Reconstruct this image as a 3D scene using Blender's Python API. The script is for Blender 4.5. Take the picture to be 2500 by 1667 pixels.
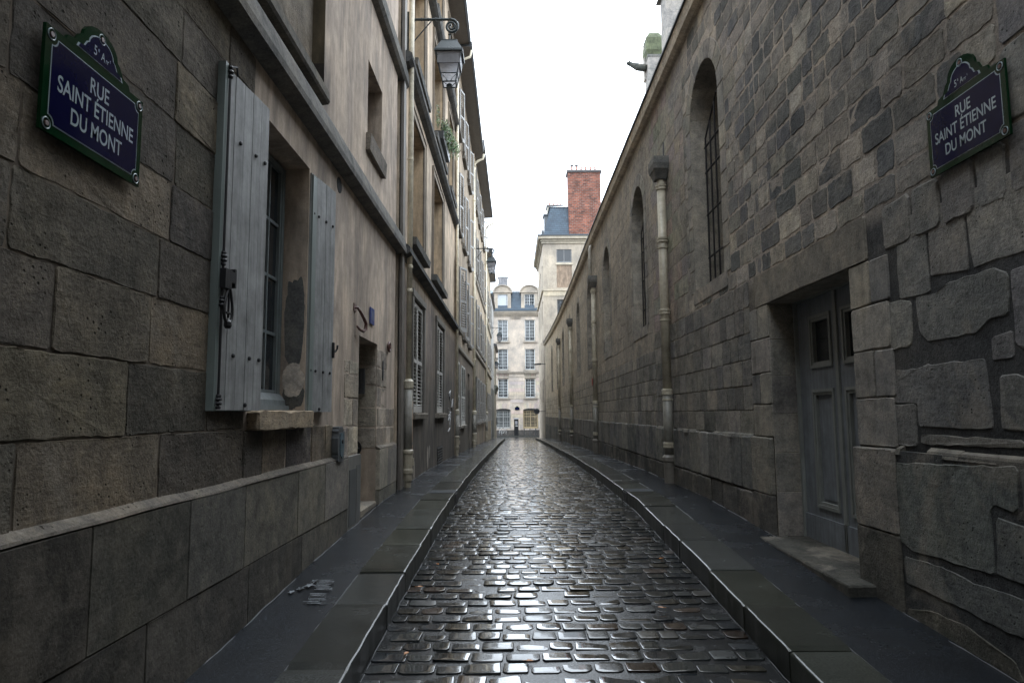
import bpy, bmesh, math, random
import numpy as np
from mathutils import Vector, Matrix, noise as mnoise
R_ = math.radians
for o in list(bpy.data.objects): bpy.data.objects.remove(o)
SC = bpy.context.scene
COL = SC.collection
random.seed(11)

# ------------------------------------------------------------------ camera
TH = math.atan(176.5/1667.0); RO = R_(0.4)
F = Vector((0, math.cos(TH), math.sin(TH)))
U0 = Vector((0, -math.sin(TH), math.cos(TH))); R0 = Vector((1, 0, 0))
RT = math.cos(RO)*R0 - math.sin(RO)*U0
UP = math.sin(RO)*R0 + math.cos(RO)*U0
cd = bpy.data.cameras.new('camera'); cam = bpy.data.objects.new('camera', cd); COL.objects.link(cam)
m3 = Matrix((RT, UP, -F)).transposed()
cam.matrix_world = m3.to_4x4()
cd.sensor_width = 36; cd.lens = 1667.0/2500*36; cd.clip_start = .05; cd.clip_end = 2000
cd.dof.use_dof = False
SC.camera = cam
# ------------------------------------------------------------------ world
W = bpy.data.worlds.new('World'); SC.world = W; W.use_nodes = True
nt = W.node_tree; nt.nodes.clear()
out = nt.nodes.new('ShaderNodeOutputWorld')
sky = nt.nodes.new('ShaderNodeTexSky'); sky.sky_type = 'NISHITA'; sky.sun_disc = False
SUN_EL, SUN_ROT = 55, 20
sky.sun_elevation = R_(SUN_EL); sky.sun_rotation = R_(SUN_ROT)
b1 = nt.nodes.new('ShaderNodeBackground'); b1.inputs['Strength'].default_value = .10
nt.links.new(sky.outputs[0], b1.inputs['Color'])
tc = nt.nodes.new('ShaderNodeTexCoord'); nz = nt.nodes.new('ShaderNodeTexNoise')
nz.inputs['Scale'].default_value = 2.2; nz.inputs['Detail'].default_value = 5
nt.links.new(tc.outputs['Generated'], nz.inputs['Vector'])
cr = nt.nodes.new('ShaderNodeValToRGB')
cr.color_ramp.elements[0].position = .3; cr.color_ramp.elements[0].color = (.77, .87, 1.0, 1)
cr.color_ramp.elements[1].position = .7; cr.color_ramp.elements[1].color = (.87, .94, 1.0, 1)
nt.links.new(nz.outputs['Fac'], cr.inputs[0])
b2 = nt.nodes.new('ShaderNodeBackground'); b2.inputs['Strength'].default_value = 4.5
nt.links.new(cr.outputs[0], b2.inputs['Color'])
ms = nt.nodes.new('ShaderNodeMixShader'); ms.inputs[0].default_value = .93
nt.links.new(b1.outputs[0], ms.inputs[1]); nt.links.new(b2.outputs[0], ms.inputs[2])
nt.links.new(ms.outputs[0], out.inputs[0])
# ------------------------------------------------------------------ sun (veiled by cloud)
sl = bpy.data.lights.new('sun', 'SUN'); sl.energy = .5; sl.angle = R_(30); sl.color = (1, .96, .9)
so = bpy.data.objects.new('sun', sl); COL.objects.link(so)
so.rotation_euler = (R_(90-SUN_EL), 0, R_(180-SUN_ROT)); so.location = (0, 20, 40)
# ------------------------------------------------------------------ exposure
SC.view_settings.view_transform = 'Standard'; SC.view_settings.look = 'None'
SC.view_settings.exposure = 0.05; SC.view_settings.gamma = 1
SC.cycles.use_denoising = True; SC.cycles.max_bounces = 7; SC.cycles.diffuse_bounces = 4
SC.cycles.glossy_bounces = 4; SC.cycles.transparent_max_bounces = 8; SC.cycles.sample_clamp_indirect = 6

# ================================================================== helpers
def tag(o, label=None, cat=None, group=None, kind=None):
    if label: o['label'] = label
    if cat: o['category'] = cat
    if group: o['group'] = group
    if kind: o['kind'] = kind
    return o
def wloc(o):
    v = Vector((0, 0, 0))
    while o is not None: v += Vector(o.location); o = o.parent
    return v
def empty(name, loc, label, cat, group=None, rz=0):
    o = bpy.data.objects.new(name, None); COL.objects.link(o); o.location = loc; o.rotation_euler = (0, 0, rz)
    o.empty_display_size = .2
    return tag(o, label, cat, group)
def copy_tree(o, parent=None):
    c = o.copy(); COL.objects.link(c); c.parent = parent
    for ch in list(o.children): copy_tree(ch, c)
    return c
class MB:
    def __init__(s): s.v = []; s.f = []; s.c = []; s.cur = (.3, .3, .3)
    def add(s, vs, fs, col=None):
        k = len(s.v); s.v += [tuple(p) for p in vs]; s.f += [tuple(i+k for i in f) for f in fs]
        s.c += [(col or s.cur)]*len(vs)
    def quad(s, a, b, c, d, col=None): s.add([a, b, c, d], [(0, 1, 2, 3)], col)
    def box(s, x0, x1, y0, y1, z0, z1, col=None):
        s.add([(x, y, z) for z in (z0, z1) for y in (y0, y1) for x in (x0, x1)],
              [(0, 2, 3, 1), (4, 5, 7, 6), (0, 1, 5, 4), (2, 6, 7, 3), (0, 4, 6, 2), (1, 3, 7, 5)], col)
    def pbox(s, P, u0, u1, v0, v1, w0, w1, col=None, n=None):
        n = n or max(1, int((u1-u0)/2.5))
        vs = []
        for i in range(n+1):
            u = u0+(u1-u0)*i/n
            vs += [P(u, v0, w0), P(u, v1, w0), P(u, v1, w1), P(u, v0, w1)]
        fs = [(0, 1, 2, 3), (4*n, 4*n+3, 4*n+2, 4*n+1)]
        for i in range(n):
            for j in range(4):
                a = 4*i+j; b = 4*i+(j+1) % 4; fs.append((a, a+4, b+4, b))
        s.add(vs, fs, col)
    def prism(s, pts, d, col=None):          # closed polygon pts (3D) extruded by vector d
        n = len(pts); d = Vector(d)
        vs = [Vector(p) for p in pts]+[Vector(p)+d for p in pts]
        s.add(vs, [tuple(range(n))[::-1], tuple(range(n, 2*n))]+[(i, (i+1) % n, (i+1) % n+n, i+n) for i in range(n)], col)
    def tube(s, path, r, n=8, col=None, cap=True):
        path = [Vector(p) for p in path]; rs = r if isinstance(r, (list, tuple)) else [r]*len(path)
        vs = []; prev = None
        for i, p in enumerate(path):
            t = (path[min(i+1, len(path)-1)]-path[max(i-1, 0)]).normalized()
            a = Vector((0, 0, 1)) if abs(t.z) < .9 else Vector((1, 0, 0))
            if prev is not None: a = prev
            x = (a - t*a.dot(t)).normalized(); y = t.cross(x); prev = x
            for k in range(n):
                an = 2*math.pi*k/n; vs.append(p + x*math.cos(an)*rs[i] + y*math.sin(an)*rs[i])
        fs = []
        for i in range(len(path)-1):
            for k in range(n):
                a = i*n+k; b = i*n+(k+1) % n; fs.append((a, b, b+n, a+n))
        if cap: fs += [tuple(range(n))[::-1], tuple(range((len(path)-1)*n, len(path)*n))]
        s.add(vs, fs, col)
    def lathe(s, prof, cx=0, cy=0, n=16, col=None):   # prof [(r,z)]
        vs = []; fs = []
        for r, z in prof:
            for k in range(n):
                a = 2*math.pi*k/n; vs.append((cx+r*math.cos(a), cy+r*math.sin(a), z))
        for i in range(len(prof)-1):
            for k in range(n):
                a = i*n+k; b = i*n+(k+1) % n; fs.append((a, b, b+n, a+n))
        fs += [tuple(range(n))[::-1], tuple(range((len(prof)-1)*n, len(prof)*n))]
        s.add(vs, fs, col)
    def frust(s, hx0, hy0, z0, hx1, hy1, z1, cx=0, cy=0, col=None):
        vs = [(cx+a*hx0, cy+b*hy0, z0) for a, b in ((-1, -1), (1, -1), (1, 1), (-1, 1))]+[(cx+a*hx1, cy+b*hy1, z1) for a, b in ((-1, -1), (1, -1), (1, 1), (-1, 1))]
        s.add(vs, [(3, 2, 1, 0), (4, 5, 6, 7)]+[(i, (i+1) % 4, (i+1) % 4+4, i+4) for i in range(4)], col)
    def build(s, name, mat, parent=None, smooth=False, loc=None, label=None):
        me = bpy.data.meshes.new(name)
        L = wloc(parent) if parent is not None else Vector(loc or (0, 0, 0))
        a = np.array(s.v, dtype=float)-np.array(L)
        me.from_pydata(a.tolist(), [], s.f)
        at = me.color_attributes.new('bc', 'FLOAT_COLOR', 'POINT')
        c = np.ones((len(s.v), 4), dtype=np.float32); c[:] = np.array([q if len(q) == 4 else (*q, 1.0) for q in s.c], dtype=np.float32)
        at.data.foreach_set('color', c.ravel())
        if smooth: me.polygons.foreach_set('use_smooth', [True]*len(me.polygons))
        me.materials.append(mat); me.update()
        o = bpy.data.objects.new(name, me); COL.objects.link(o)
        if parent is not None: o.parent = parent
        else: o.location = L
        if label: o['label'] = label
        return o

# ------------------------------------------------------------------ materials
class Mat:
    def __init__(s, name):
        s.m = bpy.data.materials.new(name); s.m.use_nodes = True; s.t = s.m.node_tree
        s.b = s.t.nodes['Principled BSDF']
        g = s.t.nodes.new('ShaderNodeNewGeometry'); s.pos = g.outputs['Position']; s.geo = g
    def lk(s, a, b): s.t.links.new(a, b)
    def sv(s, inp, v):
        if hasattr(v, 'default_value') or isinstance(v, bpy.types.NodeSocket): s.lk(v, inp)
        else:
            if isinstance(v, (tuple, list)) and len(v) == 3 and len(inp.default_value) == 4: v = (*v, 1)
            inp.default_value = v
    def map(s, sc, vec=None):
        n = s.t.nodes.new('ShaderNodeMapping'); n.inputs['Scale'].default_value = sc; s.lk(vec or s.pos, n.inputs['Vector']); return n.outputs[0]
    def noise(s, scale, detail=4, rough=.55, vec=None, dist=0):
        n = s.t.nodes.new('ShaderNodeTexNoise'); n.inputs['Scale'].default_value = scale; n.inputs['Detail'].default_value = detail
        n.inputs['Roughness'].default_value = rough; n.inputs['Distortion'].default_value = dist
        s.lk(vec or s.pos, n.inputs['Vector']); return n.outputs['Fac']
    def voro(s, scale, vec=None, feat='F1'):
        n = s.t.nodes.new('ShaderNodeTexVoronoi'); n.inputs['Scale'].default_value = scale; n.feature = feat
        s.lk(vec or s.pos, n.inputs['Vector']); return n.outputs['Distance']
    def ramp(s, fac, stops):
        n = s.t.nodes.new('ShaderNodeValToRGB'); e = n.color_ramp.elements
        while len(e) < len(stops): e.new(.5)
        for i, (p, c) in enumerate(stops):
            e[i].position = p; e[i].color = (c, c, c, 1) if not isinstance(c, (tuple, list)) else (*c, 1)
        s.lk(fac, n.inputs[0]); return n.outputs[0]
    def mix(s, fac, a, b, mode='MIX'):
        n = s.t.nodes.new('ShaderNodeMix'); n.data_type = 'RGBA'; n.blend_type = mode
        s.sv(n.inputs[0], fac); s.sv(n.inputs[6], a); s.sv(n.inputs[7], b); return n.outputs[2]
    def mul(s, a, b): return s.mix(1.0, a, b, 'MULTIPLY')
    def math(s, op, a, b=0.0):
        n = s.t.nodes.new('ShaderNodeMath'); n.operation = op; s.sv(n.inputs[0], a); s.sv(n.inputs[1], b); return n.outputs[0]
    def upmask(s, lo, hi):
        n = s.t.nodes.new('ShaderNodeSeparateXYZ'); s.lk(s.geo.outputs['Normal'], n.inputs[0])
        return s.ramp(s.math('ABSOLUTE', n.outputs[2]), [(lo, 0.0), (hi, 1.0)])
    def attr(s):
        n = s.t.nodes.new('ShaderNodeAttribute'); n.attribute_name = 'bc'; return n.outputs['Color']
    def attr_a(s):
        n = s.t.nodes.new('ShaderNodeAttribute'); n.attribute_name = 'bc'; return n.outputs['Alpha']
    def bump(s, h, dist, normal=None, strength=1.0):
        n = s.t.nodes.new('ShaderNodeBump'); n.inputs['Distance'].default_value = dist; n.inputs['Strength'].default_value = strength
        s.lk(h, n.inputs['Height'])
        if normal is not None: s.lk(normal, n.inputs['Normal'])
        return n.outputs[0]
    def fin(s, col=None, rough=None, nrm=None, **kw):
        if col is not None: s.sv(s.b.inputs['Base Color'], col)
        if rough is not None: s.sv(s.b.inputs['Roughness'], rough)
        if nrm is not None: s.lk(nrm, s.b.inputs['Normal'])
        for k, v in kw.items(): s.sv(s.b.inputs[k.replace('_', ' ')], v)
        return s.m
def stone_mat(name, strata=1.0, pit=.5, bump=.012, stain=.5, rough=.9, patch=0.0):
    M = Mat(name); base = M.attr()
    n1 = M.noise(1.7, 6, .6); n2 = M.noise(9, 8, .72); n3 = M.noise(55, 5, .75)
    st = M.noise(1, 6, .65, M.map((5, 5, 38)), .35)
    c = M.mul(base, M.ramp(n1, [(.25, (.62, .64, .66)), (.5, (.95, .95, .95)), (.75, (1.3, 1.24, 1.14))]))
    c = M.mul(c, M.ramp(n2, [(.3, (.62, .63, .64)), (.52, 1.0), (.72, (1.32, 1.28, 1.2))]))
    c = M.mul(c, M.ramp(st, [(.25, 1-.2*strata), (.6, 1+.08*strata)]))
    c = M.mul(c, M.ramp(n3, [(.3, .68), (.65, 1.2)]))
    vs = M.noise(1, 5, .6, M.map((4, 4, .45)))        # vertical run-off streaks
    c = M.mix(M.ramp(vs, [(.56, 0.0), (.74, stain)]), c, M.mul(c, (.42, .44, .44)))
    if patch:
        pn = M.noise(1.15, 9, .68, None, .6); pm = M.ramp(pn, [(.53, 0.0), (.60, patch)])
        c = M.mix(pm, c, M.mul((.265, .235, .195), M.ramp(n2, [(.3, .6), (.7, 1.25)])))
        dn = M.noise(1.5, 8, .7, M.map((1, 1, 1.6)), .8); c = M.mix(M.ramp(dn, [(.55, 0.0), (.66, .6)]), c, M.mul(c, (.5, .53, .55)))
    vo = M.voro(26); msk = M.noise(3.3, 3)
    pt = M.math('MULTIPLY', M.ramp(vo, [(.10, 1.0), (.2, 0.0)]), M.ramp(msk, [(.5, 0.0), (.62, 1.0)]))
    c = M.mix(M.math('MULTIPLY', pt, pit), c, (.03, .028, .025))
    h = M.math('ADD', M.math('MULTIPLY', n2, .8), M.math('MULTIPLY', st, .28*strata))
    h = M.math('ADD', h, M.math('MULTIPLY', n3, .28)); h = M.math('SUBTRACT', h, M.math('MULTIPLY', pt, .6*pit))
    return M.fin(c, rough, M.bump(h, bump*1.5), Specular_IOR_Level=.06)
def plaster_mat(name, bump=.006, streak=.8):
    M = Mat(name); base = M.attr()
    n1 = M.noise(.9, 6, .6); n2 = M.noise(6, 8, .7); n3 = M.noise(60, 4, .7)
    s1 = M.noise(1, 8, .66, M.map((3.2, 3.2, .75)), .7); s2 = M.noise(1, 6, .65, M.map((9, 9, 1.7)), .8)
    c = M.mul(base, M.ramp(n1, [(.3, (.74, .75, .77)), (.7, (1.2, 1.17, 1.12))]))
    c = M.mul(c, M.ramp(s1, [(.3, (1-.42*streak, 1-.41*streak, 1-.38*streak)), (.62, (1+.18*streak, 1+.14*streak, 1+.1*streak))]))
    c = M.mul(c, M.ramp(s2, [(.3, 1-.22*streak), (.7, 1+.16*streak)]))
    c = M.mul(c, M.ramp(n2, [(.3, .84), (.7, 1.14)])); dn = M.noise(1, 9, .7, M.map((1.3, 1.3, .8)), .9); c = M.mix(M.ramp(dn, [(.54, 0.0), (.68, .38*streak)]), c, M.mul(c, (.52, .53, .55))); c = M.mul(c, M.ramp(n3, [(.3, .9), (.7, 1.08)]))
    h = M.math('ADD', M.math('MULTIPLY', n2, .6), M.math('MULTIPLY', n3, .25))
    return M.fin(c, .9, M.bump(h, bump), Specular_IOR_Level=.08)
def paint_mat(name, col, rough=.45, wear=.3, bump=.002, metal=0):
    M = Mat(name); n = M.noise(5, 6, .7); s1 = M.noise(1, 5, .6, M.map((30, 30, 1.5))); f = M.noise(80, 3)
    c = M.mul(col, M.ramp(n, [(.3, 1-wear*.6), (.7, 1+wear*.5)])); c = M.mul(c, M.ramp(s1, [(.3, 1-wear*.5), (.7, 1+wear*.35)]))
    h = M.math('ADD', M.math('MULTIPLY', s1, .6), M.math('MULTIPLY', f, .4))
    return M.fin(c, M.math('ADD', M.math('MULTIPLY', n, .3), rough-.15), M.bump(h, bump), Metallic=metal)
def attr_paint(name, rough=.5, wear=.3):
    M = Mat(name); n = M.noise(6, 6, .7); s1 = M.noise(1, 5, .6, M.map((25, 25, 1.5)))
    c = M.mul(M.attr(), M.ramp(n, [(.3, 1-wear*.7), (.7, 1+wear*.5)])); c = M.mul(c, M.ramp(s1, [(.3, 1-wear*.5), (.7, 1+wear*.35)]))
    return M.fin(c, rough, M.bump(s1, .002))
MT = {}
MT['stone'] = stone_mat('weathered_limestone')
MT['stone_rough'] = stone_mat('rough_limestone', .7, .8, .014, .45, patch=.45)
MT['stone_smooth'] = stone_mat('dressed_limestone', .35, .35, .006, .6, patch=.2)
MT['mortar'] = stone_mat('lime_mortar', .1, .3, .012, .3)
MT['plaster'] = plaster_mat('streaked_render', .006, 1.05)
MT['facade'] = plaster_mat('pale_facade', .003, .35)
MT['paint'] = attr_paint('aged_paint')
MT['shutter_blue'] = paint_mat('grey_blue_paint', (.272, .275, .272), .65, .6)
MT['shutter_edge'] = paint_mat('green_grey_paint', (.16, .19, .18), .5, .2)
MT['iron'] = paint_mat('black_iron', (.012, .012, .014), .45, .4)
MT['rust'] = paint_mat('brown_iron', (.12, .06, .05), .4, .5)
MT['door_blue'] = paint_mat('dark_grey_blue_door_paint', (.16, .175, .19), .6, .5)
MT['door_trim'] = paint_mat('grey_green_door_moulding', (.21, .22, .205), .5, .3)
MT['lamp'] = paint_mat('dark_green_lamp_metal', (.012, .022, .024), .3, .4)
def pipe_m():
    M = Mat('cream_painted_pipe'); n = M.noise(5, 7, .75); r = M.noise(3.1, 6, .7, None, 1)
    c = M.mul(M.attr(), M.ramp(n, [(.3, (.6, .58, .55)), (.6, (1.12, 1.1, 1.05))]))
    c = M.mix(M.ramp(r, [(.66, 0.0), (.7, .85)]), c, (.13, .062, .025))
    return M.fin(c, .42, M.bump(n, .003))
MT['pipe'] = pipe_m()
def glass_m(name, col=(.02, .024, .028)):
    M = Mat(name); n = M.noise(2.5, 2)
    return M.fin(col, .06, M.bump(n, .004), Specular_IOR_Level=.6)
MT['glass'] = glass_m('dark_window_glass')
def lampglass():
    M = Mat('frosted_lamp_glass'); t = M.t; nz = M.noise(30, 4)
    tr = t.nodes.new('ShaderNodeBsdfTranslucent'); M.sv(tr.inputs[0], M.ramp(nz, [(.3, (.8, .82, .88)), (.7, (.95, .95, .97))]))
    tp = t.nodes.new('ShaderNodeBsdfTransparent'); gl = t.nodes.new('ShaderNodeBsdfGlossy'); gl.inputs['Roughness'].default_value = .1
    m1 = t.nodes.new('ShaderNodeMixShader'); m1.inputs[0].default_value = .38; m2 = t.nodes.new('ShaderNodeMixShader'); m2.inputs[0].default_value = .08
    M.lk(tr.outputs[0], m1.inputs[1]); M.lk(tp.outputs[0], m1.inputs[2]); M.lk(m1.outputs[0], m2.inputs[1]); M.lk(gl.outputs[0], m2.inputs[2])
    o = t.nodes['Material Output']; M.lk(m2.outputs[0], o.inputs[0]); return M.m
MT['lampglass'] = lampglass()
def cobble_m():
    M = Mat('wet_granite_setts'); n = M.noise(3, 5, .6); f = M.noise(38, 6, .7); g = M.noise(150, 3, .6); L = M.noise(.9, 3)
    c = M.mul(M.attr(), M.ramp(f, [(.3, .55), (.7, 1.4)]))
    r = M.math('ADD', M.ramp(n, [(.34, .03), (.52, .08), (.72, .22)]), M.ramp(M.noise(5.5, 2), [(.55, 0.0), (.72, .22)]))
    r = M.math('ADD', r, M.ramp(f, [(.5, 0.0), (.8, .10)]))
    h = M.math('ADD', M.math('MULTIPLY', M.noise(16, 3, .5), .8), M.math('MULTIPLY', f, .25))
    h = M.math('ADD', h, M.math('MULTIPLY', g, .05))
    r = M.math('ADD', r, M.attr_a())
    up = M.upmask(.86, .98)                       # grit clings to the worn sloping edges
    r = M.mix(up, (.75, .75, .75), r); c = M.mix(up, M.mul(c, (.45, .45, .45)), c)
    return M.fin(c, r, M.bump(h, .0016), Specular_IOR_Level=M.math('MULTIPLY', up, .7), IOR=1.5, Coat_Weight=M.math('MULTIPLY', up, M.math('SUBTRACT', 1.0, M.math('MULTIPLY', M.attr_a(), 2.6))), Coat_Roughness=.03)
MT['cobble'] = cobble_m()
def joint_m():
    M = Mat('wet_sandy_joints'); n = M.noise(7, 5, .6); f = M.noise(60, 4, .7)
    return M.fin(M.mul((.017, .018, .019), M.ramp(f, [(.3, .6), (.7, 1.5)])), M.ramp(n, [(.42, .05), (.62, .28)]), M.bump(f, .0022), Specular_IOR_Level=.45)
MT['joint'] = joint_m()
def asphalt_m(name='wet_asphalt', base=(.0075, .0095, .0122)):
    M = Mat(name); n = M.noise(1.2, 6, .65); f = M.noise(110, 4, .7); g = M.noise(6, 6, .7)
    v = M.voro(140)
    c = M.mul(base, M.ramp(f, [(.35, .4), (.56, 1.1), (.70, 6.0)])); c = M.mul(c, M.ramp(M.noise(2.2, 8, .7), [(.3, .55), (.7, 1.7)]))
    h = M.math('ADD', M.math('MULTIPLY', f, .5), M.math('MULTIPLY', M.noise(3, 3, .5), .5))
    return M.fin(c, M.ramp(n, [(.3, .10), (.7, .34)]), M.bump(h, .008), Specular_IOR_Level=.28)
MT['asphalt'] = asphalt_m()
def kerb_m():
    M = Mat('wet_granite_kerb'); n = M.noise(2, 6, .65); f = M.noise(90, 4, .75)
    c = M.mul(M.attr(), M.ramp(f, [(.3, .6), (.7, 1.45)])); c = M.mul(c, M.ramp(n, [(.3, .8), (.7, 1.2)]))
    h = M.math('ADD', M.math('MULTIPLY', f, .25), M.math('MULTIPLY', M.noise(9, 5, .6), .8))
    up = M.upmask(.6, .985)
    return M.fin(c, M.mix(up, (.45, .45, .45), M.ramp(n, [(.35, .10), (.65, .28)])), M.bump(h, .0028), Specular_IOR_Level=M.math('ADD', M.math('MULTIPLY', up, .25), .15))
MT['kerb'] = kerb_m()
def brickwall_m():
    M = Mat('dark_red_chimney_brick'); t = M.t; b = t.nodes.new('ShaderNodeTexBrick')
    sx = t.nodes.new('ShaderNodeSeparateXYZ'); M.lk(M.pos, sx.inputs[0]); cx = t.nodes.new('ShaderNodeCombineXYZ')
    M.lk(M.math('ADD', sx.outputs[0], sx.outputs[1]), cx.inputs[0]); M.lk(sx.outputs[2], cx.inputs[1]); M.lk(cx.outputs[0], b.inputs['Vector'])
    b.inputs['Scale'].default_value = 1; b.inputs['Brick Width'].default_value = .38; b.inputs['Row Height'].default_value = .15
    b.inputs['Mortar Size'].default_value = .02; b.inputs['Color1'].default_value = (.30, .095, .055, 1); b.inputs['Color2'].default_value = (.12, .042, .03, 1)
    b.inputs['Mortar'].default_value = (.20, .15, .125, 1)
    c = M.mul(b.outputs[0], M.ramp(M.noise(1.6, 7, .75), [(.3, .45), (.7, 1.35)]))
    return M.fin(c, .9, M.bump(b.outputs['Fac'], -.01))
MT['brick'] = brickwall_m()
def slate_m(name, c1, c2, rw=.4, rh=.2, mort=.012):
    M = Mat(name); t = M.t; b = t.nodes.new('ShaderNodeTexBrick')
    sx = t.nodes.new('ShaderNodeSeparateXYZ'); M.lk(M.pos, sx.inputs[0]); cx = t.nodes.new('ShaderNodeCombineXYZ')
    M.lk(M.math('ADD', sx.outputs[0], sx.outputs[1]), cx.inputs[0]); M.lk(sx.outputs[2], cx.inputs[1]); M.lk(cx.outputs[0], b.inputs['Vector'])
    b.inputs['Scale'].default_value = 1; b.inputs['Brick Width'].default_value = rw; b.inputs['Row Height'].default_value = rh
    b.inputs['Mortar Size'].default_value = mort; b.inputs['Color1'].default_value = (*c1, 1); b.inputs['Color2'].default_value = (*c2, 1)
    b.inputs['Mortar'].default_value = (*[x*.5 for x in c1], 1)
    c = M.mul(b.outputs[0], M.ramp(M.noise(1.5, 6, .7), [(.3, .75), (.7, 1.25)]))
    return M.fin(c, .4, M.bump(b.outputs['Fac'], -.01))
MT['slate'] = slate_m('blue_slate', (.045, .075, .105), (.03, .05, .075))
MT['zinc'] = slate_m('zinc_sheet', (.36, .41, .46), (.28, .33, .38), .6, 8.0, .03)
def enamel(name, col, spec=.35):
    M = Mat(name); n = M.noise(6, 5, .7)
    return M.fin(M.mul(col, M.ramp(n, [(.3, .8), (.7, 1.15)])), .07, M.bump(n, .0004), Specular_IOR_Level=spec)
MT['enamel_blue'] = enamel('blue_enamel', (.006, .0065, .036), .16); MT['enamel_green'] = enamel('green_enamel', (.004, .026, .010), .2); MT['enamel_white'] = enamel('white_enamel', (.36, .42, .46))
def worn_white():
    M = Mat('faded_white_paint'); n = M.noise(75, 5, .75); g = M.noise(14, 3)
    return M.fin(M.mix(M.ramp(M.math('ADD', n, M.math('MULTIPLY', g, .5)), [(.68, 0.0), (.80, 1.0)]), (.014, .016, .02), (.26, .28, .30)), .4, Specular_IOR_Level=.3)
MT['white_paint'] = worn_white()
MT['graffiti'] = paint_mat('white_spray_paint', (.36, .36, .36), .7, .6)
MT['moss'] = paint_mat('mossy_stone', (.11, .125, .07), .9, .9, .03)
MT['leafm'] = paint_mat('green_leaves', (.05, .085, .025), .5, .6)
MT['leaf_orange'] = paint_mat('orange_leaf', (.50, .20, .05), .4, .3)
MT['darkroom'] = paint_mat('dark_interior', (.02, .02, .02), .9, .2)
MT['curtain'] = paint_mat('pale_curtain', (.5, .53, .55), .8, .2)
MT['metal_grey'] = paint_mat('grey_galvanised_metal', (.13, .14, .15), .35, .4, .002, .4)
MT['black_plastic'] = paint_mat('black_street_furniture_paint', (.012, .013, .015), .35, .3)

# ------------------------------------------------------------------ terrain profile and wall lines
GD = [-12, 0, 3.65, 4.9, 6.05, 9.5, 14, 19, 27, 38, 47, 50, 60, 66, 78, 85, 140]
GZ = [-1.72, -1.60, -1.434, -1.365, -1.295, -1.165, -1.155, -1.215, -1.36, -1.55, -1.75, -1.82, -2.08, -2.25, -2.48, -2.6, -3.2]
def G(d): return float(np.interp(d, GD, GZ))
KLd, KLx = [-12, 3.65, 5, 9.5, 14, 20, 47, 58], [-.94, -.93, -.92, -.87, -.845, -.80, -.66, -.62]
KRd, KRx = [-12, 3.65, 6, 9.5, 14, 20, 47, 58], [1.61, 1.62, 1.635, 1.69, 1.71, 1.76, 1.89, 1.92]
def KL(d): return float(np.interp(d, KLd, KLx))
def KR(d): return float(np.interp(d, KRd, KRx))
def KLo(d): return KL(d)-float(np.interp(d, [3, 10, 20, 50], [.35, .42, .42, .40]))
def KRo(d): return KR(d)+float(np.interp(d, [3, 10, 20, 50], [.37, .42, .42, .42]))
WRd, WRx = [-14, 8, 15, 24, 32, 42, 50, 58.2], [2.72, 2.72, 2.74, 2.80, 2.90, 2.97, 2.93, 2.80]
def WR(d): return float(np.interp(d, WRd, WRx))
def PR(u, v, w): return (WR(u)-w, u, v)
def PLf(fn): return lambda u, v, w: (fn(u)+w, u, v)
P1 = PLf(lambda u: -1.835)
P2 = PLf(lambda u: -1.80)
P3 = PLf(lambda u: -1.765)
P4 = PLf(lambda u: -1.74+(u-30.5)*.0045)
RD = .17

# ================================================================== ground
def strip(name, fl, fr, dl, z_off, mat, kind='structure', label=None, nx=2, zfun=None):
    mb = MB(); vs = []; n = nx
    for d in dl:
        for i in range(n+1):
            t = i/n; x = fl(d)*(1-t)+fr(d)*t
            z = G(d)+z_off+(zfun(d, t) if zfun else 0)
            vs.append((x, d, z))
    fs = [(j*(n+1)+i, j*(n+1)+i+1, (j+1)*(n+1)+i+1, (j+1)*(n+1)+i) for j in range(len(dl)-1) for i in range(n)]
    mb.add(vs, fs, (.02, .02, .025)); o = mb.build(name, mat, smooth=True); o['kind'] = kind
    return o
ds = [x*.5 for x in range(-16, 117)]; dsf = [x*.25 for x in range(-32, 233)]
strip('roadway_joints', KL, KR, dsf, -RD-.0032, MT['joint'], zfun=lambda d, t: .010*mnoise.noise(((KL(d)*(1-t)+KR(d)*t)*1.1, d*.8, 0)), nx=10)
strip('pavement_left', lambda d: -2.6, KLo, ds, -.006, MT['asphalt'], nx=4, zfun=lambda d, t: .012*math.sin(d*1.7+t*3)*(1-t) )
strip('pavement_right', KRo, lambda d: 3.6, ds, -.006, MT['asphalt'], nx=4, zfun=lambda d, t: .012*math.sin(d*1.3+t*4)*t)
# the crossing street beyond and the ground that reaches the horizon
strip('crossing_road', lambda d: -60, lambda d: 60, [57.9, 62, 66, 70, 74, 78, 80.2], -RD+.0, MT['asphalt'], nx=20)
strip('far_pavement', lambda d: -60, lambda d: 60, [80, 82, 86], -.02, MT['asphalt'], nx=12)
gm = MB(); gm.quad((-900, -900, -3.6), (900, -900, -3.6), (900, 900, -3.6), (-900, 900, -3.6), (.05, .05, .05)); tag(gm.build('ground', MT['asphalt']), kind='structure')
mb = MB(); mb.box(-60, 60, 79.95, 80.15, -2.9, -2.51, (.07, .07, .065)); tag(mb.build('far_kerb', MT['kerb']), kind='structure')

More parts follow.
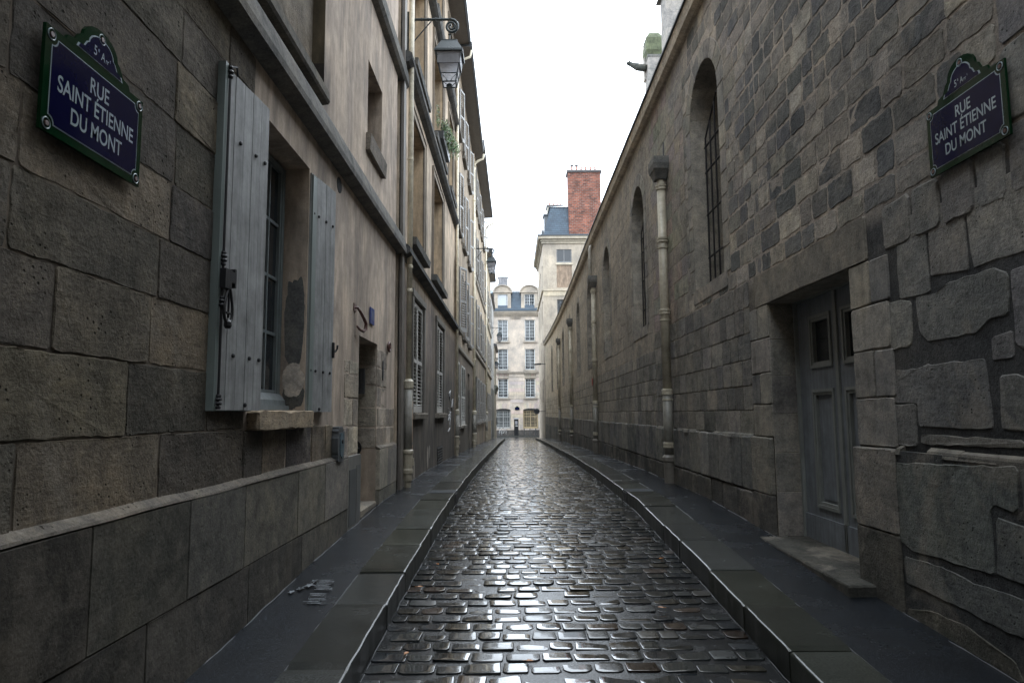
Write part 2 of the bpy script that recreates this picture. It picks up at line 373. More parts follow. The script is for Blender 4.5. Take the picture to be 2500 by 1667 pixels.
# setts -------------------------------------------------------------
rc = random.Random(5)
mb = MB(); d = 1.2; row = 0
OUT = []
for k in range(12):
    a = 2*math.pi*(k+.5)/12; c, s = math.cos(a), math.sin(a); p = 7.0
    OUT.append((math.copysign(abs(c)**(2/p), c), math.copysign(abs(s)**(2/p), s)))
while d < 58:
    pitch = .166+rc.random()*.016
    xl, xr = KL(d)+.005, KR(d)-.005
    x = xl - rc.random()*.18
    skew = rc.uniform(-.012, .012)
    while x < xr-.03:
        w = rc.uniform(.165, .245)
        if rc.random() < .1: w = rc.uniform(.12, .16)
        x0, x1 = max(x, xl), min(x+w, xr)
        if x1-x0 > .05:
            cx, cy = (x0+x1)/2, d+pitch/2+skew*(cx0 := (x0+x1)/2)+rc.uniform(-.006, .006)
            hx, hy = (x1-x0)/2-.0045, pitch/2-.0035
            z = G(cy)-RD+rc.uniform(-.003, .003)+.010*mnoise.noise((cx*1.1, cy*.8, 0))
            tx, ty = rc.gauss(0, .010), rc.gauss(0, .012)
            q = rc.random()
            if q < .5: col = (.028, .031, .031)
            elif q < .80: col = (.020, .024, .028)
            elif q < .94: col = (.032, .029, .022)
            else: col = (.040, .028, .021)
            f = rc.uniform(.6, 1.5); col = tuple(v*f for v in col)+(0.0 if rc.random() < .72 else rc.uniform(.06, .22),)
            if rc.random() < .10: z -= rc.uniform(.004, .009); tx, ty = rc.gauss(0, .03), rc.gauss(0, .03)
            pw = rc.choice((4, 6, 9, 12))
            OUT = [(math.copysign(abs(math.cos(2*math.pi*(k+.5)/12))**(2/pw), math.cos(2*math.pi*(k+.5)/12)), math.copysign(abs(math.sin(2*math.pi*(k+.5)/12))**(2/pw), math.sin(2*math.pi*(k+.5)/12))) for k in range(12)]
            jo = [1+rc.uniform(-.08, .04) for _ in range(12)]
            vs = []
            for sc, dz in ((1.0, -.030), (1.0, -.0036), (.972, -.0008), (.93, -.0), (.5, .0)):
                for k, (ox, oy) in enumerate(OUT):
                    px, py = ox*hx*sc*jo[k], oy*hy*sc*jo[k]
                    if sc > .8: px, py = ox*(hx*jo[k]-(1-sc)*.085), oy*(hy*jo[k]-(1-sc)*.085)
                    vs.append((cx+px, cy+py, z+dz+px*tx+py*ty))
            vs.append((cx, cy, z))
            fs = [(i*12+k, i*12+(k+1) % 12, (i+1)*12+(k+1) % 12, (i+1)*12+k) for i in range(4) for k in range(12)]
            fs += [(48+k, 48+(k+1) % 12, 60) for k in range(12)]
            mb.add(vs, fs, col)
        x += w
    d += pitch
tag(mb.build('cobbled_road', MT['cobble'], smooth=True), kind='structure')

# kerbs -------------------------------------------------------------
def kerb(name, inner, outer, side, seed):
    mb = MB(); r = random.Random(seed); d = -8.0
    grates = [10.35]
    while d < 58:
        ln = r.uniform(.75, 1.25); d1 = d+ln; gr = False
        for g in grates:
            if d < g < d1: d1 = g
            if abs(d-g) < .001: d1 = g+.38; gr = True
        if not gr:
            f = r.uniform(.6, 1.25); col = (.042*f, .0445*f, .041*f*r.uniform(.85, 1.05)); dz = r.uniform(-.006, .006); dx = r.uniform(-.006, .006)
            n = 12; vs = []
            for j in range(n+1):
                dd = d+.005+(d1-d-.01)*j/n; xi, xo = inner(dd)+dx, outer(dd); t = G(dd)+dz; sgn = -1 if side < 0 else 1
                wob = .007*mnoise.noise((dd*5, seed, 0))+.004*mnoise.noise((dd*17, seed, 3))
                e = .006 if j in (0, n) else 0
                for (a, b) in ((0, -.3), (.0, -.013-e), (.004, -.004-e), (.013+e, 0-e), (1, 0-e), (1.0, -.3)):
                    xx = xi + sgn*a if a < .5 else xo
                    vs.append((xx+wob*sgn, dd, t+b))
            m = 6; fs = [(j*m+k, j*m+k+1, (j+1)*m+k+1, (j+1)*m+k) for j in range(n) for k in range(m-1)]
            fs += [tuple(range(m)), tuple(range(n*m, n*m+m))]
            k0 = len(mb.v); mb.add(vs, fs, col)
            for j in range(n+1): mb.c[k0+j*m] = mb.c[k0+j*m+1] = tuple(q*1.0 for q in col)
        d = d1
    o = mb.build(name, MT['kerb'], smooth=False); tag(o, kind='structure')
kerb('kerb_left', KL, KLo, -1, 3); kerb('kerb_right', KR, KRo, 1, 4)
def seam(name, fx, zo, seed, r0=.0045):
    mb = MB(); r = random.Random(seed); d = -2.0
    while d < 56:
        ln = r.uniform(.3, 1.6); n = max(2, int(ln/.07)); pth = []; rr = []
        for j in range(n+1):
            dd = d+ln*j/n; pth.append((fx(dd)+.010*mnoise.noise((dd*3.1, seed, 0))+.006*mnoise.noise((dd*13, seed, 0)), dd, G(dd)+zo)); rr.append(r0*(1+.7*mnoise.noise((dd*6, seed, 5)))*(0.2 if j in (0, n) else 1))
        mb.tube(pth, rr, 6, (.02, .022, .024)); d += ln+r.uniform(.0, .5)
    tag(mb.build(name, MT['wetseam'], smooth=True), kind='structure')
MT['wetseam'] = Mat('wet_tar_seam').fin((.022, .024, .027), .34, Specular_IOR_Level=.5)
seam('kerb_seam_left', KLo, -.004, 3); seam('kerb_seam_right', KRo, -.004, 4); seam('gutter_left', lambda d: KL(d)+.012, -RD-.003, 5, .005); seam('gutter_right', lambda d: KR(d)-.012, -RD-.003, 6, .005)
seam('wall_foot_left', lambda d: -1.775 if d < 10.7 else -1.79, -.005, 7, .006); seam('wall_foot_right', lambda d: WR(d)-.055, -.005, 8, .006)
for nm, a, b, lab in (('drain_grate', lambda d: KLo(d)+.01, KL, 'ribbed iron drain plate set in the kerb on the shutter side'), ('drain_grate', KR, lambda d: KRo(d)-.01, 'ribbed iron drain plate set in the kerb below the church wall')):
    x0, x1 = a(10.54)+.005, b(10.54)-.005
    root = empty(nm, ((x0+x1)/2, 10.54, G(10.54)), lab, 'drain', 'drain plates in the kerbs')
    mb = MB(); mb.box(x0, x1, 10.36, 10.72, G(10.5)-.03, G(10.5)-.004, (.03, .03, .035)); mb.build('plate', MT['iron'], root)
    mb = MB()
    for i in range(9): mb.box(x0+.02, x1-.02, 10.375+i*.038, 10.393+i*.038, G(10.5)-.004, G(10.5)+.003)
    mb.build('ribs', MT['metal_grey'], root)
    xf = x1 if nm and x1 < 0 else x0
    mb = MB(); 
    for i in range(2): mb.box(xf-.012, xf+.012, 10.42+i*.14, 10.52+i*.14, G(10.5)-.15, G(10.5)-.03)
    mb.box(xf-.006, xf+.006, 10.36, 10.72, G(10.5)-.19, G(10.5)-.031, (.02, .02, .02)); mb.build('inlet', MT['iron'], root)

# ================================================================== masonry builders
def block_poly(mb, P, pts, col, rng, front=.006, bev=.010, jit=.004, back=-.03, seg=.12, rnd=.012, w0=0.0):
    cx = sum(p[0] for p in pts)/len(pts); cy = sum(p[1] for p in pts)/len(pts)
    ol = []
    n = len(pts)
    for i in range(n):                       # rounded corners, jittered sides
        a = Vector(pts[i]); b = Vector(pts[(i+1) % n]); L = (b-a).length
        if L < 1e-4: continue
        t0 = min(rnd/L, .35); k = max(1, int(L/seg))
        for j in range(k+1):
            t = t0+(1-2*t0)*j/k; p = a.lerp(b, t); ol.append((p.x+rng.uniform(-jit, jit), p.y+rng.uniform(-jit, jit)))
    m = len(ol); f = w0+front
    vs = [P(x, y, w0+back) for x, y in ol]+[P(x, y, f-bev*.8) for x, y in ol]
    for x, y in ol:
        dx, dy = cx-x, cy-y; l = math.hypot(dx, dy) or 1; k = min(bev/l, .4)
        vs.append(P(x+dx*k, y+dy*k, f+rng.uniform(-.002, .002)))
    fs = [(r*m+i, r*m+(i+1) % m, (r+1)*m+(i+1) % m, (r+1)*m+i) for r in range(2) for i in range(m)]
    fs.append(tuple(range(2*m, 3*m)))
    mb.add(vs, fs, col)
def blocks(mb, P, u0, u1, courses, wr, joint, pal, rng, holes=(), arches=(), front=(.002, .010), bev=.010, jit=.003, seg=.12, rnd=.012, w0=0.0, base=None):
    for i in range(len(courses)-1):
        a, b = courses[i], courses[i+1]
        iv = [(u0, u1)]
        cuts = [(h[0], h[1]) for h in holes if h[2] < b-.01 and h[3] > a+.01]
        for (uc, r, vs_) in arches:
            if b > vs_ and a < vs_+r:
                y = max(0, a-vs_); cuts.append((uc-math.sqrt(max(0, r*r-y*y)), uc+math.sqrt(max(0, r*r-y*y))))
        for c in cuts:
            nv = []
            for s, e in iv:
                if c[1] <= s or c[0] >= e: nv.append((s, e)); continue
                if c[0] > s: nv.append((s, c[0]))
                if c[1] < e: nv.append((c[1], e))
            iv = nv
        for s, e in iv:
            if e-s < .05: continue
            x = s; first = True
            while x < e-.02:
                w = rng.uniform(*wr)*(rng.uniform(.45, 1) if first else 1); first = False
                x1 = x+w
                if e-x1 < wr[0]*.6: x1 = e
                vb = a if base is None else max(a, base((x+x1)/2))
                if b-vb > .04:
                    j = joint/2; va = a+j if base is None else vb
                    block_poly(mb, P, [(x+j, va), (x1-j, va), (x1-j, b-j), (x+j, b-j)], pal((x+x1)/2, (a+b)/2, rng), rng,
                               rng.uniform(*front), bev, jit, seg=seg, rnd=rnd, w0=w0)
                x = x1
def sheet(P, u0, u1, v0, v1, colf, holes=(), arches=(), depth=.3, w=0.0, du=.6, dv=.6, mb=None, reveal_col=None, bottom=None):
    """wall surface with openings; holes=(u0,u1,v0,v1,depth); arches=(uc,r,vspring,v0,depth)"""
    mb = mb or MB()
    us = {u0, u1}; vs = {v0, v1}
    H = [h if len(h) > 4 else (*h, depth) for h in holes]
    for uc, r, sp, vb, dp in arches: H.append((uc-r, uc+r, vb, sp, dp))
    for h in H: us |= {h[0], h[1]}; vs |= {h[2], h[3]}
    for uc, r, sp, vb, dp in arches: vs.add(sp+r)
    us = sorted(u for u in us if u0 <= u <= u1); vs = sorted(v for v in vs if v0 <= v <= v1)
    def fill(a, d):
        o = [a[0]]
        for x in a[1:]:
            k = max(1, int((x-o[-1])/d+.5)); s = o[-1]; o += [s+(x-s)*j/k for j in range(1, k+1)]
        return o
    us, vs = fill(us, du), fill(vs, dv)
    def inh(u, v): return any(h[0] < u < h[1] and h[2] < v < h[3] for h in H) or any(uc-r < u < uc+r and sp < v < sp+r for uc, r, sp, vb, dp in arches)
    idx = {}; V = []; C = []
    def vi(u, v):
        k = (round(u, 4), round(v, 4))
        if k not in idx: idx[k] = len(V); V.append(P(u, v, w)); C.append(colf(u, v))
        return idx[k]
    Fc = []
    for i in range(len(us)-1):
        for j in range(len(vs)-1):
            if not inh((us[i]+us[i+1])/2, (vs[j]+vs[j+1])/2): Fc.append((vi(us[i], vs[j]), vi(us[i+1], vs[j]), vi(us[i+1], vs[j+1]), vi(us[i], vs[j+1])))
    k = len(mb.v); mb.v += V; mb.c += C; mb.f += [tuple(q+k for q in f) for f in Fc]
    rcf = reveal_col or colf
    for h in H:
        a, b, c, d, dp = h
        isarch = any(abs(uc-r-a) < 1e-6 and abs(sp-d) < 1e-6 for uc, r, sp, vb, dp2 in arches)
        nvs = max(1, int((d-c)/.3))
        for uu in (a, b):
            for q in range(nvs):
                z0, z1 = c+(d-c)*q/nvs, c+(d-c)*(q+1)/nvs
                mb.add([P(uu, z0, w), P(uu, z0, w-dp), P(uu, z1, w-dp), P(uu, z1, w)], [(0, 1, 2, 3)], rcf(uu, (z0+z1)/2))
        mb.add([P(a, c, w), P(b, c, w), P(b, c, w-dp), P(a, c, w-dp)], [(0, 1, 2, 3)], rcf((a+b)/2, c))
        if not isarch: mb.add([P(a, d, w), P(b, d, w), P(b, d, w-dp), P(a, d, w-dp)], [(0, 1, 2, 3)], rcf((a+b)/2, d))
    for uc, r, sp, vb, dp in arches:
        N = 14; A = [(uc-r*math.cos(math.pi*t/N), sp+r*math.sin(math.pi*t/N)) for t in range(N+1)]
        for t in range(N):
            (a, b), (c, d) = A[t], A[t+1]
            mb.add([P(a, b, w), P(c, d, w), P(c, sp+r, w), P(a, sp+r, w)], [(0, 1, 2, 3)], colf(a, b))
            mb.add([P(a, b, w), P(c, d, w), P(c, d, w-dp), P(a, b, w-dp)], [(0, 1, 2, 3)], rcf(a, b))
    return mb
def fence_courses(v0, v1, h, rng):
    o = [v0]
    while o[-1] < v1-h*.6: o.append(o[-1]+rng.uniform(.88, 1.12)*h)
    o[-1] = v1 if v1-o[-1] < h*.6 else o[-1]
    if o[-1] < v1-.01: o.append(v1)
    return o
def pick(*cs):
    def f(u, v, r):
        t = r.random(); s = 0
        for w, c in cs:
            s += w
            if t <= s: break
        k = r.uniform(.85, 1.15); return (c[0]*k, c[1]*k*r.uniform(.98, 1.01), c[2]*k*r.uniform(.95, 1.03))
    return f
def shift(f, u0, u1, k0, k1):
    def g(u, v, r):
        t = min(1, max(0, (u-u0)/(u1-u0))); k = k0+(k1-k0)*t; return tuple(c*k for c in f(u, v, r))
    return g

def casement(parent, P, u0, u1, v0, v1, w, col=(.5, .52, .52), cols=3, rows=4, leaves=2, fr=.045, glass='glass', name='window', curtain=False, arch=None):
    mb = MB(); mb.cur = col
    mb.pbox(P, u0, u0+fr, v0, v1, w-.03, w+.03); mb.pbox(P, u1-fr, u1, v0, v1, w-.03, w+.03)
    mb.pbox(P, u0+fr, u1-fr, v0, v0+fr*1.3, w-.03, w+.028); mb.pbox(P, u0+fr, u1-fr, v1-fr, v1, w-.03, w+.028)
    lw = (u1-u0-2*fr)/leaves
    for l in range(leaves):
        a = u0+fr+l*lw; b = a+lw; m = fr*.6
        mb.pbox(P, a, a+m, v0+fr, v1-fr, w-.02, w+.022); mb.pbox(P, b-m, b, v0+fr, v1-fr, w-.02, w+.022)
        mb.pbox(P, a+m, b-m, v0+fr*1.3, v0+fr*2.6, w-.02, w+.02)
        for i in range(1, cols):
            x = a+m+(b-a-2*m)*i/cols; mb.pbox(P, x-fr*.22, x+fr*.22, v0+fr*2.6, v1-fr, w-.012, w+.014)
        for j in range(1, rows):
            y = v0+fr*2.6+(v1-v0-fr*3.6)*j/rows; mb.pbox(P, a+m, b-m, y-fr*.22, y+fr*.22, w-.010, w+.012)
    o = mb.build(name, MT['paint'], parent)
    g = MB(); g.pbox(P, u0+.01, u1-.01, v0+.01, v1-.01, w-.012, w-.004, n=1); g.build('pane', MT[glass], o)
    if curtain:
        c = MB(); n = 16; vs = []
        for i in range(n+1):
            u = u0+.06+(u1-u0-.12)*i/n; ww = w-.10+.018*math.sin(i*2.4)
            vs += [P(u, v0+.05, ww), P(u, v1-.05, ww)]
        c.add(vs, [(2*i, 2*i+2, 2*i+3, 2*i+1) for i in range(n)], (.5, .5, .5)); c.build('curtain', MT['curtain'], o)
    return o
def dark_back(parent, P, u0, u1, v0, v1, w):
    mb = MB(); mb.pbox(P, u0-.05, u1+.05, v0-.05, v1+.05, w-.3, w-.26, (.02, .02, .02), n=1)
    return mb.build('dark_room', MT['darkroom'], parent)
def louvre_leaf(parent, hx, hy, dx, dy, wd, z0, z1, col, th=.035, pitch=.055, name='shutter', mid=True):
    """louvred leaf hinged at (hx,hy), extending along unit (dx,dy)"""
    mb = MB(); mb.cur = col; nx, ny = -dy, dx
    fl = 1 if nx < 0 else -1                     # slats always shed rain to the street
    def bx(s0, s1, a, b, t0, t1, tilt=0):
        vs = []
        for z, tt in ((a, 0), (b, tilt)):
            for s, t in ((s0, t0+tt), (s1, t0+tt), (s1, t1+tt), (s0, t1+tt)):
                vs.append((hx+dx*s+nx*t, hy+dy*s+ny*t, z))
        mb.add(vs, [(3, 2, 1, 0), (4, 5, 6, 7)]+[(i, (i+1) % 4, (i+1) % 4+4, i+4) for i in range(4)])
    st = .055
    bx(0, st, z0, z1, -th/2, th/2); bx(wd-st, wd, z0, z1, -th/2, th/2)
    bx(st, wd-st, z0, z0+.12, -th/2+.001, th/2-.001); bx(st, wd-st, z1-.07, z1, -th/2+.001, th/2-.001)
    zm = []
    if mid: m = z0+(z1-z0)*.45; bx(st, wd-st, m, m+.07, -th/2+.001, th/2-.001); zm = [m]
    z = z0+.13
    while z < z1-.10:
        if not (zm and zm[0]-.04 < z < zm[0]+.075):
            vs = [(hx+dx*s+nx*t, hy+dy*s+ny*t, z+q) for q, t in ((0, -.012*fl), (.007, -.018*fl), (.030, .017*fl), (.023, .021*fl)) for s in (st, wd-st)]
            mb.add([vs[0], vs[1], vs[3], vs[2], vs[4], vs[5], vs[7], vs[6]], [(0, 1, 2, 3), (2, 3, 7, 6)[::-1], (4, 5, 6, 7)[::-1], (0, 3, 6, 5)[::-1] if 0 else (0, 1, 5, 4)[::-1]])
        z += pitch
    return mb.build(name, MT['paint'], parent)
def board_leaf(parent, hx, hy, ex, ey, z0, z1, th, boards, edge_mat, name='shutter', studs=(), rod=False, nb=(0, 1)):
    d = Vector((ex-hx, ey-hy)); L = d.length; d /= L; n = Vector((-d.y, d.x))
    if n.x < 0: n = -n                                   # towards the street (+x)
    def pt(s, t, z): return (hx+d.x*s+n.x*t, hy+d.y*s+n.y*t, z)
    mb = MB(); P = lambda u, v, w: pt(u, w, v)
    for i in range(boards):
        a, b = L*i/boards, L*(i+1)/boards
        mb.pbox(P, a+.003, b-.003, z0, z1, -th, .0+(i % 2)*.0015, n=1)
    mb.pbox(P, .002, L-.002, z0+.005, z1-.005, -th+.003, -.006, n=1)
    o = mb.build(name, MT['shutter_blue'], parent)
    if studs:
        for (s, z, r) in studs:
            sb = MB()
            c = pt(s, .0, z)
            pr = [(0, r*1.0), (.012, r), (.016, r*.5)]
            vs = []; fs = []
            for (t, rr) in pr:
                for k in range(8):
                    a = 2*math.pi*k/8; q = pt(s+rr*math.cos(a), t, z+rr*math.sin(a)); vs.append(q)
            for i in range(2):
                for k in range(8): fs.append((i*8+k, i*8+(k+1) % 8, (i+1)*8+(k+1) % 8, (i+1)*8+k))
            fs.append(tuple(range(16, 24))); sb.add(vs, fs); sb.build('bolt_head', MT['iron'], o)
    return o, pt
def sill_part(parent, P, u0, u1, v, proj, h, mat, col, name='sill', w0=0):
    mb = MB(); mb.cur = col
    mb.prism([P(u0, v-h, w0-.02), P(u0, v-h, w0+proj-.015), P(u0, v-.01, w0+proj), P(u0, v, w0+proj-.01), P(u0, v+.008, w0-.02)], Vector(P(u1, v, w0))-Vector(P(u0, v, w0)))
    return mb.build(name, mat, parent)
def moulding(parent, P, u0, u1, prof, mat, col, name, n=None, jitter=0):
    """prof: list of (w,v) closed"""
    mb = MB(); mb.cur = col; n = n or max(1, int((u1-u0)/1.5)); m = len(prof); vs = []
    for i in range(n+1):
        u = u0+(u1-u0)*i/n; j = jitter*mnoise.noise((u*1.3, 3.1, 0))
        vs += [P(u, v+j, w) for w, v in prof]
    fs = [(i*m+k, i*m+(k+1) % m, (i+1)*m+(k+1) % m, (i+1)*m+k) for i in range(n) for k in range(m)]
    fs += [tuple(range(m))[::-1], tuple(range(n*m, n*m+m))]
    mb.add(vs, fs); return mb.build(name, mat, parent)

# ================================================================== LEFT 1: near stone and render house
rg = random.Random(21)
H1 = empty('stone_house', (-2.2, 4, G(4)), 'near stone house with grey shutters beside its small casement window and a long projecting cornice', 'house')
win = (4.78, 6.03, .03, 2.235)
door1 = (8.15, 9.25, -1.22, .95)
nwin = (8.42, 9.36, 3.56, 4.58)
rec = (3.4, 6.42, 3.12, 5.45)
PLC = (.48, .41, .345)
def colB1(u, v):
    n = mnoise.noise((u*.9, v*.5, 2.2)); n2 = mnoise.noise((u*3.1, v*1.1, 7.7))
    k = 1+.22*n+.12*n2
    c = Vector(PLC)*k
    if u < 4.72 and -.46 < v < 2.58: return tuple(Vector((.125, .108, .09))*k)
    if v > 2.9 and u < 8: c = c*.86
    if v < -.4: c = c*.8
    return tuple(c)
def colRev(u, v):
    if v > 2.9 and u > 6.3 and u < 6.5:
        n = mnoise.noise((v*2.3, 1, 5)); return (.10, .085, .06) if n < .0 else ((.27, .2, .10) if n > .3 else (.05, .045, .04))
    return tuple(Vector(colB1(u, v))*.9)
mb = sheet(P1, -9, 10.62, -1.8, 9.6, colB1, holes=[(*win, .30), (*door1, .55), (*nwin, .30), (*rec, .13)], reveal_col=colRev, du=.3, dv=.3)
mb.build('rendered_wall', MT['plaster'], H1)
# body behind the openings, roof
mb = MB(); mb.cur = (.2, .17, .14); mb.box(-9, -2.42, -9, 10.6, -1.8, 9.6); mb.quad((-9, 10.62, -1.8), (-1.835, 10.62, -1.8), (-1.835, 10.62, 9.6), (-9, 10.62, 9.6)); mb.quad((-9, -9, -1.8), (-1.835, -9, -1.8), (-1.835, -9, 9.6), (-9, -9, 9.6)); mb.build('wall_core', MT['plaster'], H1)
mb = MB(); mb.prism([(-1.6, -9, 9.6), (-9, -9, 12), (-9, -9, 9.6)], (0, 19.6, 0)); mb.build('roof', MT['slate'], H1)
palL = pick((.24, (.108, .099, .086)), (.34, (.138, .124, .104)), (.24, (.170, .148, .118)), (.18, (.20, .168, .13)))
mb = MB()
crs = [-.45, -.09, .26, .61, .93, 1.25, 1.60, 1.95, 2.27, 2.56]
blocks(mb, P1, -9, 4.68, crs, (.6, 1.25), .008, palL, rg, holes=[], front=(.002, .007), bev=.005, jit=.0045, seg=.05, rnd=.012)
blocks(mb, P1, 4.68, 7.0, [-.45, -.09], (.4, .7), .01, pick((.6, (.12, .11, .10)), (.4, (.19, .16, .13))), rg, front=(.002, .012), bev=.014, jit=.006, seg=.1, w0=.0)
mb.build('stone_blocks', MT['stone_rough'], H1)
# broken quoins round the little doorway
palQ = pick((.6, (.42, .37, .31)), (.4, (.32, .28, .235)))
mb = MB(); blocks(mb, P1, 7.45, 8.15, [-.45, -.13, .19, .46, .62], (.35, .6), .012, palQ, rg, front=(.0, .008), bev=.012, jit=.008, seg=.06)
mb.build('quoins', MT['stone_rough'], H1); mb = MB()
blocks(mb, P1, 9.25, 9.95, [-.45, -.17, .10, .38, .64, .90], (.3, .6), .012, palQ, rg, front=(.0, .008), bev=.012, jit=.008, seg=.06)
blocks(mb, P1, 9.95, 10.6, [-.45, -.17, .10], (.3, .6), .012, palQ, rg, front=(.0, .006), bev=.012, jit=.008, seg=.06)
mb.build('quoins', MT['stone_rough'], H1)
# stones of the doorway's far reveal
PRV = lambda u, v, w: (-2.38+u, 9.25-w, v)
mb = MB(); blocks(mb, PRV, 0, .54, [-.45, -.17, .10, .40, .66, .93], (.3, .54), .012, palQ, rg, front=(.002, .008), bev=.01, jit=.006, seg=.07); mb.build('reveal_stones', MT['stone_rough'], H1)
mb = MB()
base = lambda u: G(u)-.05
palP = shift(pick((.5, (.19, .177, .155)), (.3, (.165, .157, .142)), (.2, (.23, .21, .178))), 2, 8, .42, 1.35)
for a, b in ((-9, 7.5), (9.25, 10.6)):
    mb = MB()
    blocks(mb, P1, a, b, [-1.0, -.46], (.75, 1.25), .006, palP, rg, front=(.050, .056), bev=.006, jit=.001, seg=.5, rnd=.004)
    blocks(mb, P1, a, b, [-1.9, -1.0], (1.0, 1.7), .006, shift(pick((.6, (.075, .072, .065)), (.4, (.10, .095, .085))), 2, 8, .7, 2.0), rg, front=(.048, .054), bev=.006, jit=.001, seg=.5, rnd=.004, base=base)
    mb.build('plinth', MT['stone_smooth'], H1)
for a, b in ((-9, 7.5), (9.25, 10.6)): moulding(H1, P1, a, b, [(-.01, -.455), (.056, -.458), (.050, -.445), (.0, -.415), (-.01, -.415)], MT['stone_rough'], (.165, .148, .128), 'plinth_ledge', n=60, jitter=.012)
# cabinet cut in the plinth
mb = MB(); mb.cur = (.10, .105, .105)
mb.pbox(P1, 7.5, 8.13, G(7.8)-.05, -.455, .0, .05, (.17, .165, .15)); f = mb.build('meter_cabinet', MT['paint'], H1)
mb = MB(); mb.pbox(P1, 7.56, 7.86, G(7.8)+.02, -.60, .045, .056, (.085, .09, .09)); mb.pbox(P1, 7.90, 8.08, G(7.8)+.02, -.57, .045, .054, (.12, .12, .115)); mb.build('cabinet_door', MT['paint'], f)
# cornice, upper bands
LC = (.185, .178, .165)
moulding(H1, P1, -9, 11.05, [(-.02, 2.56), (.075, 2.585), (.13, 2.60), (.135, 2.66), (.105, 2.80), (.085, 2.86), (-.02, 2.89)], MT['stone_smooth'], LC, 'cornice', n=30, jitter=.012)
moulding(H1, P1, -9, 6.35, [(-.02, 2.98), (.07, 2.995), (.085, 3.02), (.075, 3.12), (-.02, 3.145)], MT['stone_smooth'], (.13, .12, .105), 'upper_band', n=20, jitter=.008)
moulding(H1, P1, -9, 11.1, [(-.02, 5.48), (.08, 5.50), (.12, 5.54), (.12, 5.72), (.06, 5.80), (-.02, 5.82)], MT['stone_smooth'], (.17, .165, .155), 'string_course', n=20, jitter=.01)
sill_part(H1, P1, 8.34, 9.44, 3.56, .07, .22, MT['stone_smooth'], (.21, .185, .16))
mb = MB(); mb.pbox(P1, nwin[0]-.02, nwin[1]+.02, nwin[2]-.02, nwin[3]+.02, -.32, -.29, (.03, .03, .03)); mb.build('window', MT['glass'], H1)
mb = MB(); mb.pbox(P1, rec[0]-.02, rec[1]+.02, rec[2]-.02, rec[3]+.02, -.15, -.125, (.20, .172, .14)); mb.build('blocked_opening', MT['stone_rough'], H1)
# ground floor window
casement(H1, P1, 4.80, 6.01, .06, 2.21, -.24, (.155, .18, .185), cols=2, rows=4, leaves=2, fr=.06)
mb = MB(); mb.cur = (.165, .185, .19)
mb.prism([P1(4.80, .06, -.24), P1(4.80, .06, -.15), P1(4.80, .13, -.16), P1(4.80, .19, -.21)], (0, 1.21, 0)); mb.prism([P1(4.80, .045, -.24), P1(4.80, .045, -.12), P1(4.80, .085, -.125), P1(4.80, .085, -.24)], (0, 1.21, 0)); mb.build('window_rail', MT['paint'], H1)
dark_back(H1, P1, 4.8, 6.0, .05, 2.2, -.3)
mb = MB(); r2 = random.Random(8)
for i in range(3):
    a, b = 4.80+i*.39, 4.80+(i+1)*.39
block_poly(mb, P1, [(4.74, -.105), (6.06, -.105), (6.06, .035), (4.74, .035)], (.36, .29, .21), r2, front=.085, bev=.018, jit=.006, seg=.08, back=-.29)
mb.build('sill', MT['stone_rough'], H1)
# grey and white repair patches on the far jamb
PJ = lambda u, v, w: (-1.835-.30+u, 6.03-w, v)
def blob(cx, cy, rx, ry, seed, n=48, sq=2.6):
    o = []
    for k in range(n):
        a = 2*math.pi*k/n; c, s = math.cos(a), math.sin(a)
        r = 1+.22*mnoise.noise((c*1.7, s*1.7, seed))+.10*mnoise.noise((c*6, s*6, seed+3))
        o.append((cx+rx*r*math.copysign(abs(c)**(2/sq), c), cy+ry*r*math.copysign(abs(s)**(2/sq), s)))
    return o
for pts, col, w1, nm in ((blob(.20, .82, .088, .40, 1), (.15, .15, .147), .002, 'cement_patch'), (blob(.195, .31, .095, .16, 4, sq=2), (.55, .49, .43), .005, 'plaster_patch'), (blob(.20, .17, .09, .13, 9, sq=2), (.12, .12, .115), .002, 'cement_patch')):
    mb = MB(); mb.prism([PJ(x, y, .0) for x, y in pts], (0, -w1, 0), col); mb.build(nm, MT['stone_smooth'], H1)
# shutters
S1, pt1 = board_leaf(H1, -1.745, 4.75, -1.800, 4.13, .035, 2.205, .035, 5, 'shutter_edge', studs=[(s, z, .014) for z in (1.78, .38) for s in (.06, .20, .42)]+[(.24, .07, .014)])
mb = MB(); mb.prism([(-1.832, 4.10, .03), (-1.832, 4.72, .03), (-1.80, 4.72, .03), (-1.845+.02, 4.10, .03)], (0, 0, 2.19)); mb.box(-1.836, -1.785, 4.085, 4.125, .03, 2.22); mb.build('folded_leaf', MT['shutter_edge'], S1)
mb = MB()
def rodp(z, t=.022): return pt1(.615, t, z)
mb.tube([rodp(.05), rodp(2.215)], .0085, 8)
for z, r_ in [(2.20, .018), (2.17, .022), (2.14, .018), (1.00, .018), (.98, .024), (.955, .024), (.93, .018), (.72, .02), (.70, .026), (.675, .026), (.12, .02), (.10, .024), (.075, .024), (.05, .018)]:
    c = rodp(z); mb.lathe([(r_*.8, z-.010), (r_, z), (r_*.8, z+.010)], c[0], c[1], 10)
mb.tube([rodp(2.205), pt1(.55, .03, 2.235), pt1(.50, .012, 2.20)], .007, 6)
